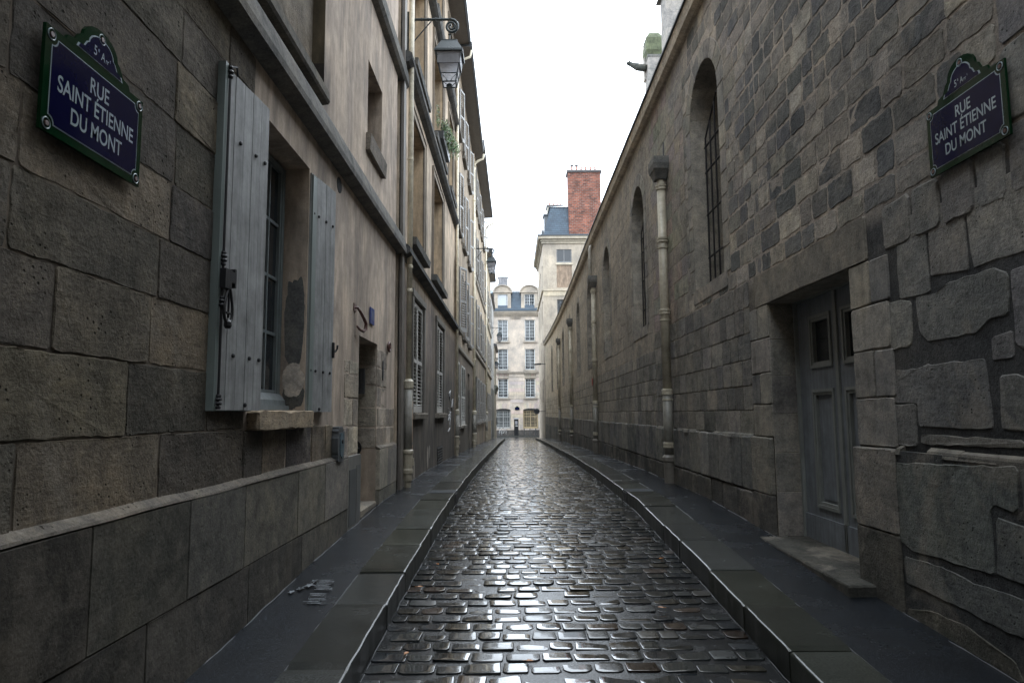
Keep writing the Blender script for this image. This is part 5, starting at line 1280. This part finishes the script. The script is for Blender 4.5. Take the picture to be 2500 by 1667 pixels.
    t = text('5', .062, -.045, h/2+.05, .8, .002); q.add(t.v, t.f); t = text('e', .03, -.022, h/2+.066, .8, .001); q.add(t.v, t.f); t = text('A', .052, .010, h/2+.048, .8, .002); q.add(t.v, t.f); t = text('rr', .036, .040, h/2+.043, .8, .001); q.add(t.v, t.f); t = text('t', .022, .062, h/2+.056, .8, .001); q.add(t.v, t.f)
    q.build('district_lettering', MT['enamel_white'], R)
    return R
street_sign(-1.812, 2.852, 1.312, 1, .695, .425, .165, 'blue street name sign on the left wall beside the grey shutter')
street_sign(2.698, 3.882, 1.69, -1, .70, .43, .20, 'blue street name sign on the right wall above the big stones, near the church door')

# lanterns
def lantern(x, y, z, sc, wallx, label):
    """x,y = lantern centre, z = arm height"""
    R = empty('wall_lantern', (x, y, z), label, 'street lamp', 'wall lanterns on brackets')
    s = sc
    mb = MB(); mb.tube([(wallx, y, z), (x-.02*s, y, z)], .024*s, 8); mb.tube([(wallx, y, z-.52*s), (wallx+.40*s, y, z-.03)], .012*s, 6); mb.box(wallx-.02, wallx+.02, y-.05*s, y+.05*s, z-.6*s, z+.12*s)
    for k in range(5): mb.tube([(wallx+(.10+k*.12)*s, y, z), (wallx+(.12+k*.12)*s, y, z)], .031*s, 8)
    mb.build('bracket_arm', MT['lamp'], R)
    mb = MB(); path = [(x-.02*s, z)]
    cx_, cz_ = x+.05*s, z-.13*s
    for k in range(30):
        a = math.pi/2-k*math.pi*2/14.5*1.0; r = (.13-.0036*k)*s
        path.append((cx_-.02*s+r*math.cos(a)*.95, cz_+r*math.sin(a)))
    # final curl sits over the lantern
    mb.tube([(p[0], y, p[1]) for p in path], [.024*s]*10+[.021*s]*10+[.018*s]*(len(path)-20), 8)
    mb.build('scroll', MT['lamp'], R, smooth=True)
    zt = z-.46*s                                   # roof top
    mb = MB(); mb.tube([(x, y, z-.25*s), (x, y, zt-.02*s)], .012*s, 6); mb.lathe([(.01*s, z-.27*s), (.03*s, z-.285*s), (.01*s, z-.30*s)], x, y, 8); mb.lathe([(.012*s, zt+.07*s), (.075*s, zt+.055*s), (.085*s, zt+.02*s), (.06*s, zt-.01*s)], x, y, 14); mb.build('finial', MT['lamp'], R)
    mb = MB(); mb.frust(.235*s, .235*s, zt-.20*s, .135*s, .135*s, zt, x, y); mb.frust(.245*s, .245*s, zt-.235*s, .245*s, .245*s, zt-.20*s, x, y); mb.frust(.14*s, .14*s, zt, .14*s, .14*s, zt+.015*s, x, y); mb.build('lantern_roof', MT['lamp'], R)
    zb, zh = zt-.235*s, zt-.235*s-.50*s
    a0, a1 = .215*s, .115*s
    mb = MB()
    for (i, j) in ((-1, -1), (1, -1), (1, 1), (-1, 1)):
        mb.tube([(x+i*a0, y+j*a0, zb), (x+i*a1, y+j*a1, zh)], .010*s, 4)
    def ring(t, r_):
        a = a0+(a1-a0)*t; zz = zb+(zh-zb)*t; p = [(x-a, y-a, zz), (x+a, y-a, zz), (x+a, y+a, zz), (x-a, y+a, zz), (x-a, y-a, zz)]
        for q in range(4): mb.tube([p[q], p[q+1]], r_, 4)
    ring(.72, .010*s); ring(1.0, .012*s)
    for (dx, dy) in ((1, 0), (-1, 0), (0, 1), (0, -1)):
        am = a0+(a1-a0)*.74; zz = zb+(zh-zb)*.74
        for sg in (-1, 1):
            px = [(x+dx*am+dy*sg*am, y+dy*am+dx*sg*am, zz), (x+dx*a1*1.05+dy*sg*a1*.55, y+dy*a1*1.05+dx*sg*a1*.55, (zz+zh)/2), (x+dx*a1+dy*sg*a1*.2, y+dy*a1+dx*sg*a1*.2, zh)]
            mb.tube(px, .006*s, 4)
    mb.lathe([(.05*s, zh-.05*s), (.06*s, zh-.02*s), (.03*s, zh+.01*s)], x, y, 8)
    mb.build('lantern_frame', MT['lamp'], R)
    mb = MB(); g = .985
    for (i, j), (k, l) in (((-1, -1), (1, -1)), ((1, -1), (1, 1)), ((1, 1), (-1, 1)), ((-1, 1), (-1, -1))):
        mb.quad((x+i*a0*g, y+j*a0*g, zb), (x+k*a0*g, y+l*a0*g, zb), (x+k*a1*g, y+l*a1*g, zh), (x+i*a1*g, y+j*a1*g, zh))
    mb.build('glass_panes', MT['lampglass'], R)
    mb = MB(); mb.frust(.195*s, .195*s, zb-.20*s, .205*s, .205*s, zb-.01*s, x, y, (.16, .16, .17)); mb.lathe([(.05*s, zb-.27*s), (.08*s, zb-.24*s), (.08*s, zb-.2*s)], x, y, 10, (.5, .5, .5)); mb.build('reflector', MT['paint'], R)
    return R
lantern(-1.055, 11.35, 6.90, 1.0, -1.78, 'large dark lantern on a scrolled arm beside the first cream drainpipe')
lantern(-.95, 32.0, 7.86, 1.0, -1.72, 'lantern with a blue grey cap hanging against the sky on the cream shuttered house')
lantern(-1.00, 54.5, 6.90, .95, -1.60, 'lantern on a thin bracket hanging before the far cream facade at third floor height')
lantern(-1.43, 62.5, 5.12, .82, -1.58, 'smallest lantern above the low corner house at the end of the left row')

# flat street light on the right
R = empty('arm_light', (2.74, 57, 4.1), 'flat black street light on a short arm at the far end of the church wall', 'street light')
mb = MB(); mb.tube([(2.80, 57, 4.12), (2.3, 57, 4.12)], .03, 6); mb.build('arm', MT['black_plastic'], R)
mb = MB(); mb.prism([(2.42, 56.88, 4.06), (2.42, 57.12, 4.06), (1.86, 57.10, 4.02), (1.86, 56.9, 4.02)], (0, 0, .13)); mb.build('head', MT['black_plastic'], R)
# round sign disc seen from behind
R = empty('round_sign', (2.05, 58, .2), 'round dark back of a traffic sign mounted at the street corner', 'traffic sign')
mb = MB(); n = 24; mb.prism([(2.05+.24*math.cos(2*math.pi*k/n), 58, .2+.24*math.sin(2*math.pi*k/n)) for k in range(n)], (0, -.012, 0), (.05, .06, .07)); mb.build('disc', MT['paint'], R)
mb = MB(); mb.box(1.84, 2.26, 57.955, 57.985, .17, .23, (.03, .03, .03)); mb.tube([(2.1, 58.02, .2), (2.84, 58.02, .2)], .02, 6); mb.build('bracket', MT['black_plastic'], R)
# drainpipes -----------------------------------------------------------------
def collar(mb, x, y, z, r, h=.05):
    mb.lathe([(r, z-h/2), (r*1.22, z-h/2+.008), (r*1.22, z-.008), (r*1.05, z), (r*1.22, z+.008), (r*1.22, z+h/2-.008), (r, z+h/2)], x, y, 14)
def downpipe_left(x, y, top, r1, r2, zj, base, label, swan=None, cols=()):
    R = empty('drainpipe', (x, y, base), label, 'drainpipe', 'drainpipes on the left houses')
    C = (.72, .66, .53)
    mb = MB(); mb.tube([(x, y, zj), (x, y, top)], r1, 14, C); mb.build('upper_pipe', MT['pipe'], R, smooth=True)
    mb = MB(); mb.tube([(x, y, zj), (x, y, base+.42)], r2, 14, (.30, .29, .265)); mb.build('lower_pipe', MT['pipe'], R, smooth=True)
    mb = MB(); mb.cur = (.46, .42, .34); mb.lathe([(r2, zj-.12), (r2*1.25, zj-.10), (r2*1.3, zj), (r2*1.3, zj+.01), (r1, zj+.05)], x, y, 14)
    mb.build('joint_collar', MT['pipe'], R)
    for z in cols: mb = MB(); mb.cur = C; collar(mb, x, y, z, r1); mb.build('collar', MT['pipe'], R)
    mb = MB(); mb.cur = (.38, .34, .27)
    mb.lathe([(r2*1.05, base+.10), (r2*1.1, base+.2), (r2*1.3, base+.22), (r2*1.3, base+.27), (r2*1.1, base+.30), (r2*1.15, base+.52), (r2*1.35, base+.54), (r2*1.35, base+.58), (r2, base+.60)], x, y, 14)
    mb.lathe([(r2*.8, base-.02), (r2*.85, base+.11)], x, y, 12); mb.lathe([(.035, base+.34), (.04, base+.46)], x+r2*.9, y+.02, 10)
    mb.build('cast_foot', MT['pipe'], R, smooth=False)
    if swan:
        mb = MB(); mb.tube([(x, y, top-.02), (x+.02, y, top+.12), (x+.18, y+.02, top+.28), (x+.40, y+.05, top+.38), (x+.45, y+.05, top+.6)], r1, 10, C); mb.build('swan_neck', MT['pipe'], R, smooth=True)
    return R
downpipe_left(-1.70, 11.20, 12.0, .046, .066, .53, G(11.2), 'cream and grey drainpipe carrying the first lantern bracket, at the stone house corner', cols=(2.05, 2.45, 4.3, 6.1, 8.0))
downpipe_left(-1.69, 20.95, 11.1, .038, .055, .1, G(21), 'thin cream drainpipe between the beige house and the tan shuttered house', True, cols=(3.5, 6.0, 8.6))
downpipe_left(-1.67, 30.1, 11.2, .055, .085, .1, G(30.3), 'cream drainpipe next to the narrow blue door', True, cols=(2.4, 4.6, 7.4, 9.6))
downpipe_left(-1.60, 42.3, 11.6, .055, .085, .1, G(42.6), 'yellowish drainpipe at the end of the cream shuttered house', True, cols=(1.9, 4.4, 7.0, 9.4))
R = empty('pipe_cover', (-1.74, 11.62, .23), 'upright tan wooden cover board beside the first drainpipe foot', 'board')
mb = MB(); mb.box(-1.798, -1.70, 11.50, 11.72, -.67, .23, (.42, .29, .20)); mb.build('cover_board', MT['paint'], R); mb = MB(); mb.box(-1.70, -1.696, 11.52, 11.70, .10, .13, (.2, .2, .2)); mb.box(-1.70, -1.696, 11.52, 11.70, -.5, -.47, (.2, .2, .2)); mb.build('straps', MT['metal_grey'], R)

def church_pipe(y, top, label, first=False):
    wx_ = WR(y); x = wx_-.10; b = G(y)
    R = empty('church_drainpipe', (x, y, b), label, 'drainpipe', 'cast drainpipes on the church wall')
    C = (.42, .385, .31)
    zb = b+.62
    mb = MB(); mb.tube([(x, y, b+.35), (x, y, .35)], .082, 16, (.19, .185, .165)); mb.build('lower_pipe', MT['pipe'], R, smooth=True)
    mb = MB(); mb.tube([(x, y, .35), (x, y, top)], .074, 16, C); mb.build('upper_pipe', MT['pipe'], R, smooth=True)
    mb = MB(); mb.cur = C
    for z in (b+.62, .35, 1.72, 2.98, top-.18): mb = MB(); mb.cur = C; collar(mb, x, y, z, .079, .10); mb.build('collar', MT['pipe'], R)
    for z in (.22, 1.58, 2.84): mb = MB(); mb.cur = C; mb.lathe([(.09, z-.012), (.09, z+.012)], x, y, 14); mb.tube([(x, y, z), (x+.1, y, z)], .012, 5); mb.build('clamp', MT['pipe'], R)
    mb = MB(); mb.cur = (.15, .14, .125); mb.lathe([(.09, b-.01), (.095, b+.12), (.10, b+.34), (.12, b+.36), (.12, b+.42), (.082, b+.46)], x, y, 14); mb.tube([(x-.02, y+.08, b+.3), (x-.02, y+.12, b+.12)], [.04, .03], 8); mb.build('cast_foot', MT['pipe'], R)
    mb = MB(); mb.cur = (.15, .148, .14)
    k = 1.02; mb.frust(.09, .10, top-.05, .125*k, .19*k, top+.10, x-.02, y); mb.frust(.135*k, .20*k, top+.10, .15*k, .22*k, top+.20, x-.02, y); mb.frust(.15*k, .22*k, top+.20, .145*k, .21*k, top+.32, x-.02, y); mb.build('hopper_head', MT['stone_smooth'], R)
    if first:
        mb = MB(); mb.tube([(x+.05, y-.05, top+.38), (x+.05, y-.05, top+.62)], .012, 5); mb.build('spike', MT['iron'], R)
    return R
church_pipe(11.62, 4.10, 'nearest church drainpipe, rusty where paint has peeled, with a big dark hopper', True)
church_pipe(22.2, 4.16, 'second church drainpipe with a red mark, under the small bent vent pipe')
church_pipe(32.6, 4.20, 'third church drainpipe from the nearest, hopper just left of a narrow arched window')
church_pipe(41.8, 4.25, 'farthest church drainpipe, close to the wall end')
R = empty('vent_pipe', (2.72, 22.9, 5.6), 'thin pale bent vent pipe rising from the second church hopper', 'pipe')
mb = MB(); mb.tube([(2.68, 22.9, 4.5), (2.68, 22.9, 5.55), (2.70, 22.9, 5.66), (2.80, 22.9, 5.70)], .055, 10, (.5, .48, .44)); mb.build('bent_tube', MT['pipe'], R, smooth=True)
mb = MB(); mb.cur = (.4, .38, .34); collar(mb, 2.68, 22.9, 5.2, .055); mb.build('joint_ring', MT['pipe'], R)
R = empty('red_tag', (2.60, 22.18, 1.0), 'small red enamel tag on the second church drainpipe', 'tag')
mb = MB(); mb.box(2.585, 2.602, 22.10, 22.26, .90, 1.12, (.35, .03, .02)); mb.build('plate', MT['paint'], R); mb = MB(); mb.box(2.602, 2.612, 22.08, 22.28, .98, 1.0, (.2, .2, .2)); mb.build('strap', MT['metal_grey'], R)

# iron hook, ring, number plate, intercom, valve, grey box ---------------------
x0 = -1.835
R = empty('iron_hook', (x0, 8.0, 1.12), 'bent brown iron hook on the render above the low doorway', 'hook')
mb = MB(); mb.tube([(x0-.02, 7.86, 1.24), (x0+.035, 7.88, 1.245), (x0+.06, 7.93, 1.20), (x0+.075, 8.03, 1.145), (x0+.085, 8.12, 1.09), (x0+.08, 8.13, 1.02), (x0+.07, 8.05, .985), (x0+.05, 7.95, .995), (x0+.03, 7.90, 1.03)], [.014, .016, .018, .02, .021, .021, .019, .016, .012], 9); o = mb.build('hook_bar', MT['rust'], R, smooth=True)
mb = MB(); mb.box(x0, x0+.01, 7.82, 7.93, 1.20, 1.29, (.1, .06, .05)); mb.build('wall_plate', MT['rust'], R)
R = empty('iron_ring', (x0, 10.02, .98), 'small round iron ring fixed right of the low doorway', 'ring')
mb = MB(); mb.tube([(x0+.03, 10.0+.075*math.cos(t), .99+.065*math.sin(t)) for t in [2*math.pi*i/16 for i in range(17)]], .018, 8); mb.build('ring_bar', MT['rust'], R, smooth=True)
mb = MB(); mb.tube([(x0-.01, 10.0, .99), (x0+.05, 10.0, .99)], .025, 8); mb.build('pin', MT['rust'], R)
R = empty('number_plate', (x0, 8.80, 1.27), 'blue enamel house number plate above the low doorway', 'plate')
mb = MB(); mb.box(x0+.006, x0+.02, 8.69, 8.94, 1.17, 1.38, (.02, .045, .2)); mb.build('plate', MT['paint'], R)
cu = bpy.data.curves.new('n', 'FONT'); cu.body = '11'; cu.size = .17; cu.align_x = 'CENTER'; cu.align_y = 'CENTER'; cu.offset = .004
tmp = bpy.data.objects.new('tmp', cu); COL.objects.link(tmp); me = bpy.data.meshes.new_from_object(tmp.evaluated_get(bpy.context.evaluated_depsgraph_get()))
q = MB(); q.v = [(x0+.0215, 8.815+v.co.x*.8, 1.275+v.co.y) for v in me.vertices]; q.c = [(.6,)*3]*len(q.v); q.f = [tuple(p.vertices) for p in me.polygons]; bpy.data.objects.remove(tmp); q.build('digits', MT['enamel_white'], R)
R = empty('intercom', (-2.0, 9.22, .45), 'steel intercom box on the inner side of the low doorway', 'intercom')
mb = MB(); mb.box(-2.17, -1.99, 9.19, 9.236, .28, .62, (.10, .10, .10)); mb.build('case', MT['metal_grey'], R)
mb = MB(); mb.box(-2.15, -2.06, 9.182, 9.19, .34, .58, (.02, .02, .02)); mb.build('screen', MT['glass'], R); mb = MB(); mb.box(-2.035, -2.0, 9.180, 9.19, .28, .62, (.3, .3, .3)); mb.build('edge_strip', MT['metal_grey'], R)
R = empty('valve_cap', (-2.12, 9.2, -.53), 'round dark metal cap on the inner side of the low doorway', 'cap')
mb = MB(); n = 20; mb.prism([(-2.13+.11*math.cos(2*math.pi*k/n), 9.235, -.44+.11*math.sin(2*math.pi*k/n)) for k in range(n)], (0, -.02, 0)); mb.build('rim', MT['black_plastic'], R)
mb = MB()
for a in range(4): t = a*math.pi/4; mb.tube([(-2.13-.08*math.cos(t), 9.21, -.44-.08*math.sin(t)), (-2.13+.08*math.cos(t), 9.21, -.44+.08*math.sin(t))], .008, 5)
mb.build('spokes', MT['metal_grey'], R)
R = empty('grey_box', (x0, 7.1, -.3), 'weathered blue grey oval cable box standing on the plinth ledge under the far shutter', 'box')
mb = MB(); pts = blob(7.08, -.30, .13, .17, 2, sq=4); mb.prism([(x0+.0, y, z) for y, z in pts], (.075, 0, 0), (.17, .19, .21)); mb.build('case', MT['metal_grey'], R)
mb = MB(); pts = blob(7.10, -.31, .08, .125, 5, sq=2.5); mb.prism([(x0+.075, y, z) for y, z in pts], (.008, 0, 0), (.08, .12, .14)); mb.build('cover', MT['paint'], R)
mb = MB(); mb.lathe([(.02, -.01), (.02, .01)], 0, 0, 8); mb.v = [(x0+.085+z, 7.09+x, -.27+y) for x, y, z in mb.v]; mb.build('lock', MT['iron'], R)

# stencil on the pavement ------------------------------------------------------
mb = MB(); r4 = random.Random(2)
for k in range(17):
    yy = 5.10+k*.034; 
    if k in (7, 8): continue
    xa = -1.515-.010*k*.3+r4.uniform(-.02, .02); mb.quad((xa, yy, G(yy)+.006), (xa+.13+r4.uniform(-.03, .02), yy-.008, G(yy)+.006), (xa+.13, yy+.012, G(yy)+.006), (xa, yy+.016, G(yy)+.006))
for (cx_, cy_, s_) in ((-1.60, 5.52, .045), (-1.645, 5.44, .035), (-1.59, 5.62, .035), (-1.69, 5.36, .03)):
    st = [(cx_+s_*(1 if k % 2 == 0 else .45)*math.cos(k*math.pi/5), cy_+s_*1.8*(1 if k % 2 == 0 else .45)*math.sin(k*math.pi/5), G(cy_)+.007) for k in range(10)]
    mb.add([(cx_, cy_, G(cy_)+.007)]+st, [(0, 1+k, 1+(k+1) % 10) for k in range(10)])
tag(mb.build('pavement_stencil', MT['white_paint'], loc=(-1.55, 5.4, G(5.4)+.005)), 'faded white stencil of bars and stars on the left pavement', 'stencil')
# fallen leaves
LV_ = [(.094, 4.49, 'pale orange leaf nearest the camera in the middle of the setts'), (-.70, 4.62, 'pale leaf lying close to the left kerb'), (1.135, 5.45, 'orange leaf on the right half of the setts'), (1.45, 6.9, 'orange leaf against the right kerb'), (-.729, 6.74, 'orange leaf by the left kerb, behind another'), (-.80, 6.0, 'orange leaf touching the left kerb foot'), (.75, 6.4, 'white leaf between the setts right of the bright strip')]
for i, (x, y, lb) in enumerate(LV_):
    a = i*1.3; s_ = .022; z = G(y)-RD+.012
    mb = MB(); c, s = math.cos(a), math.sin(a); pts = [(1.3, 0, .1), (.6, .55, .35), (-.4, .6, .4), (-1.1, 0, .15), (-.4, -.6, .3), (.6, -.55, .3)]
    V = [(x+(p*c-q*s)*s_, y+(p*s+q*c)*s_, z+r*s_*.6) for p, q, r in pts]; V = [(x, y, z-.001)]+V
    mb.add(V, [(0, 1+k, 1+(k+1) % 6) for k in range(6)]); mb.tube([(x, y, z), (x-1.9*c*s_, y-1.9*s*s_, z+.004)], .0012, 4)
    tag(mb.build('fallen_leaf', MT['leaf_orange'] if i != 6 else MT['enamel_white'], loc=(x, y, z)), lb, 'leaf', 'leaves fallen on the setts')
# plant box on the beige house
R = empty('window_box', (-1.60, 16.3, 6.47), 'dark planter box on the upper sill of the beige house', 'planter')
mb = MB(); mb.box(-1.80, -1.58, 15.5, 17.1, 6.47, 6.66, (.02, .025, .03)); mb.build('box', MT['black_plastic'], R); mb = MB(); mb.box(-1.785, -1.595, 15.52, 17.08, 6.66, 6.665, (.03, .02, .015)); mb.build('soil', MT['darkroom'], R)
R = empty('trailing_plant', (-1.55, 16.3, 6.65), 'bushy green plant spilling out of the dark planter box below the lantern', 'plant')
mb = MB(); r5 = random.Random(9)
def leafq(mb, c, s, r):
    a = Vector((r.gauss(0, 1), r.gauss(0, 1), r.gauss(0, 1))).normalized(); b = a.orthogonal().normalized(); c = Vector(c)
    mb.add([c-a*s, c+b*s*.4, c+a*s, c-b*s*.4], [(0, 1, 2, 3)], tuple(x*r.uniform(.6, 1.6) for x in (.085, .13, .045)))
for k in range(1800):
    t = r5.random(); cy = 15.6+t*1.5; cx_ = -1.66+r5.random()*.36*(.4+t*.6)+0; cz_ = 6.72+r5.gauss(.08, .10)-.12*(cx_+1.66)
    leafq(mb, (cx_, cy, cz_), r5.uniform(.02, .045), r5)
for k in range(160): leafq(mb, (-1.74+r5.random()*.08, 15.45+r5.gauss(0, .06), 6.75+r5.random()*.5), r5.uniform(.015, .035), r5)
mb.build('foliage', MT['paint'], R)
mb = MB()
for k in range(14): y = 15.6+k*.1; mb.tube([(-1.7, y, 6.62), (-1.6, y+.03, 6.78), (-1.42-r5.random()*.1, y+.1, 6.7)], .006, 4, (.05, .04, .02))
mb.build('stems', MT['paint'], R)

# bicycles, pay machine, bollards, plaque by the far building ----------------------
def bicycle(x, y, ang, label):
    R = empty('bicycle', (x, y, G(y)-.02), label, 'bicycle', 'bicycles parked by the far facade', ang); z0 = G(y)-.02
    def B(nm, mat, f):
        mb = MB(); f(mb); o = mb.build(nm, MT[mat], None, loc=(0, 0, 0)); o.parent = R; return o
    for s in (-.52, .52):
        def wf(mb, s=s):
            mb.tube([(s+.33*math.cos(t), 0, .34+.33*math.sin(t)) for t in [2*math.pi*i/20 for i in range(21)]], .018, 6, (.02, .02, .02))
            for k in range(8): a = k*math.pi/8; mb.tube([(s-.32*math.cos(a), 0, .34-.32*math.sin(a)), (s+.32*math.cos(a), 0, .34+.32*math.sin(a))], .003, 3, (.4, .4, .4))
        B('wheel', 'paint', wf)
    B('frame', 'paint', lambda mb: [mb.tube(p, .018, 6, (.5, .5, .5)) for p in ([(-.52, 0, .34), (-.1, 0, .3)], [(-.1, 0, .3), (-.2, 0, .88)], [(-.1, 0, .3), (.38, 0, .78)], [(-.18, 0, .75), (.36, 0, .84)], [(-.52, 0, .34), (-.19, 0, .74)], [(.52, 0, .34), (.36, 0, .95)])])
    B('handlebar', 'paint', lambda mb: mb.tube([(.28, -.27, 1.02), (.38, -.12, 1.0), (.36, 0, .98), (.38, .12, 1.0), (.28, .27, 1.02)], .014, 6, (.1, .1, .1)))
    B('saddle', 'paint', lambda mb: mb.frust(.13, .07, .90, .10, .09, .95, -.21, 0, (.03, .02, .02)))
    return R
bicycle(-1.45, 80.9, R_(75), 'leftmost bicycle leaning by the far facade'); bicycle(-1.02, 80.9, R_(60), 'bicycle parked between the leftmost one and the pay machine')
PM = empty('pay_machine', (.45, 81.6, -2.53), 'tall dark parking pay machine in front of the far facade', 'pay machine')
mb = MB(); mb.cur = (.025, .028, .03); mb.box(.18, .70, 81.4, 81.85, -2.55, -.62); mb.build('cabinet', MT['black_plastic'], PM)
mb = MB(); mb.box(.14, .74, 81.3, 81.9, -.62, -.50, (.5, .5, .52)); mb.build('top_cap', MT['paint'], PM); mb = MB(); mb.box(.32, .58, 81.38, 81.40, -1.22, -.85, (.3, .3, .33)); mb.build('screen', MT['paint'], PM); mb = MB(); mb.box(.34, .62, 81.37, 81.40, -1.45, -1.36, (.6, .6, .6)); mb.build('notice_strip', MT['paint'], PM)
for i, x in enumerate((1.35, 2.03, 2.70, 3.4, 4.1)):
    z = -2.5; R = empty('bollard', (x, 80.6, z), ['black bollard nearest the pay machine', 'black bollard second right of the pay machine', 'black bollard third right of the pay machine', 'black bollard hidden behind the street corner', 'black bollard farthest right behind the street corner'][i], 'bollard', 'bollards along the far pavement')
    mb = MB(); mb.lathe([(.06, z), (.06, z+.08), (.045, z+.1), (.04, z+.62), (.05, z+.64), (.045, z+.68)], x, 80.6, 10); mb.build('post', MT['black_plastic'], R); mb = MB(); mb.lathe([(.045, z+.68), (.06, z+.72), (.05, z+.78), (.01, z+.80)], x, 80.6, 10); mb.build('ball_top', MT['black_plastic'], R)
R = empty('street_plaque', (.58, 84.9, .66), 'small blue street plaque on the far cream facade above the pay machine', 'street sign')
mb = MB(); mb.box(.30, .86, 84.92, 84.95, .46, .82); mb.prism([(.40, 84.92, .82), (.76, 84.92, .82), (.70, 84.92, .88), (.62, 84.92, .95), (.54, 84.92, .95), (.46, 84.92, .88)], (0, .03, 0)); mb.build('green_border', MT['enamel_green'], R)
mb = MB(); mb.box(.34, .82, 84.905, 84.918, .50, .78); mb.build('blue_panel', MT['enamel_blue'], R)

# unseen block added behind the viewpoint to cut sky light on near walls
EB = empty('added_shade_building', (0, -14, -1.7), 'unseen building added behind the viewpoint to shade the near street', 'building')
def colBk(u, v): return (.25, .22, .18)
PK = lambda u, v, w: (u, -12.2+w, v)
sheet(PK, -9, 12, -2, 12, colBk, holes=[(-3.5, -2.3, 1.5, 3.6), (0, 1.2, 1.5, 3.6), (3.5, 4.7, 1.5, 3.6), (0, 1.2, 5, 7.2), (-3.5, -2.3, 5, 7.2), (3.5, 4.7, 5, 7.2)], depth=.3, du=2, dv=2).build('wall', MT['plaster'], EB)
mb = MB(); mb.box(-9, 12, -16, -12.6, -2, 12, (.03, .03, .03)); mb.build('core', MT['darkroom'], EB)
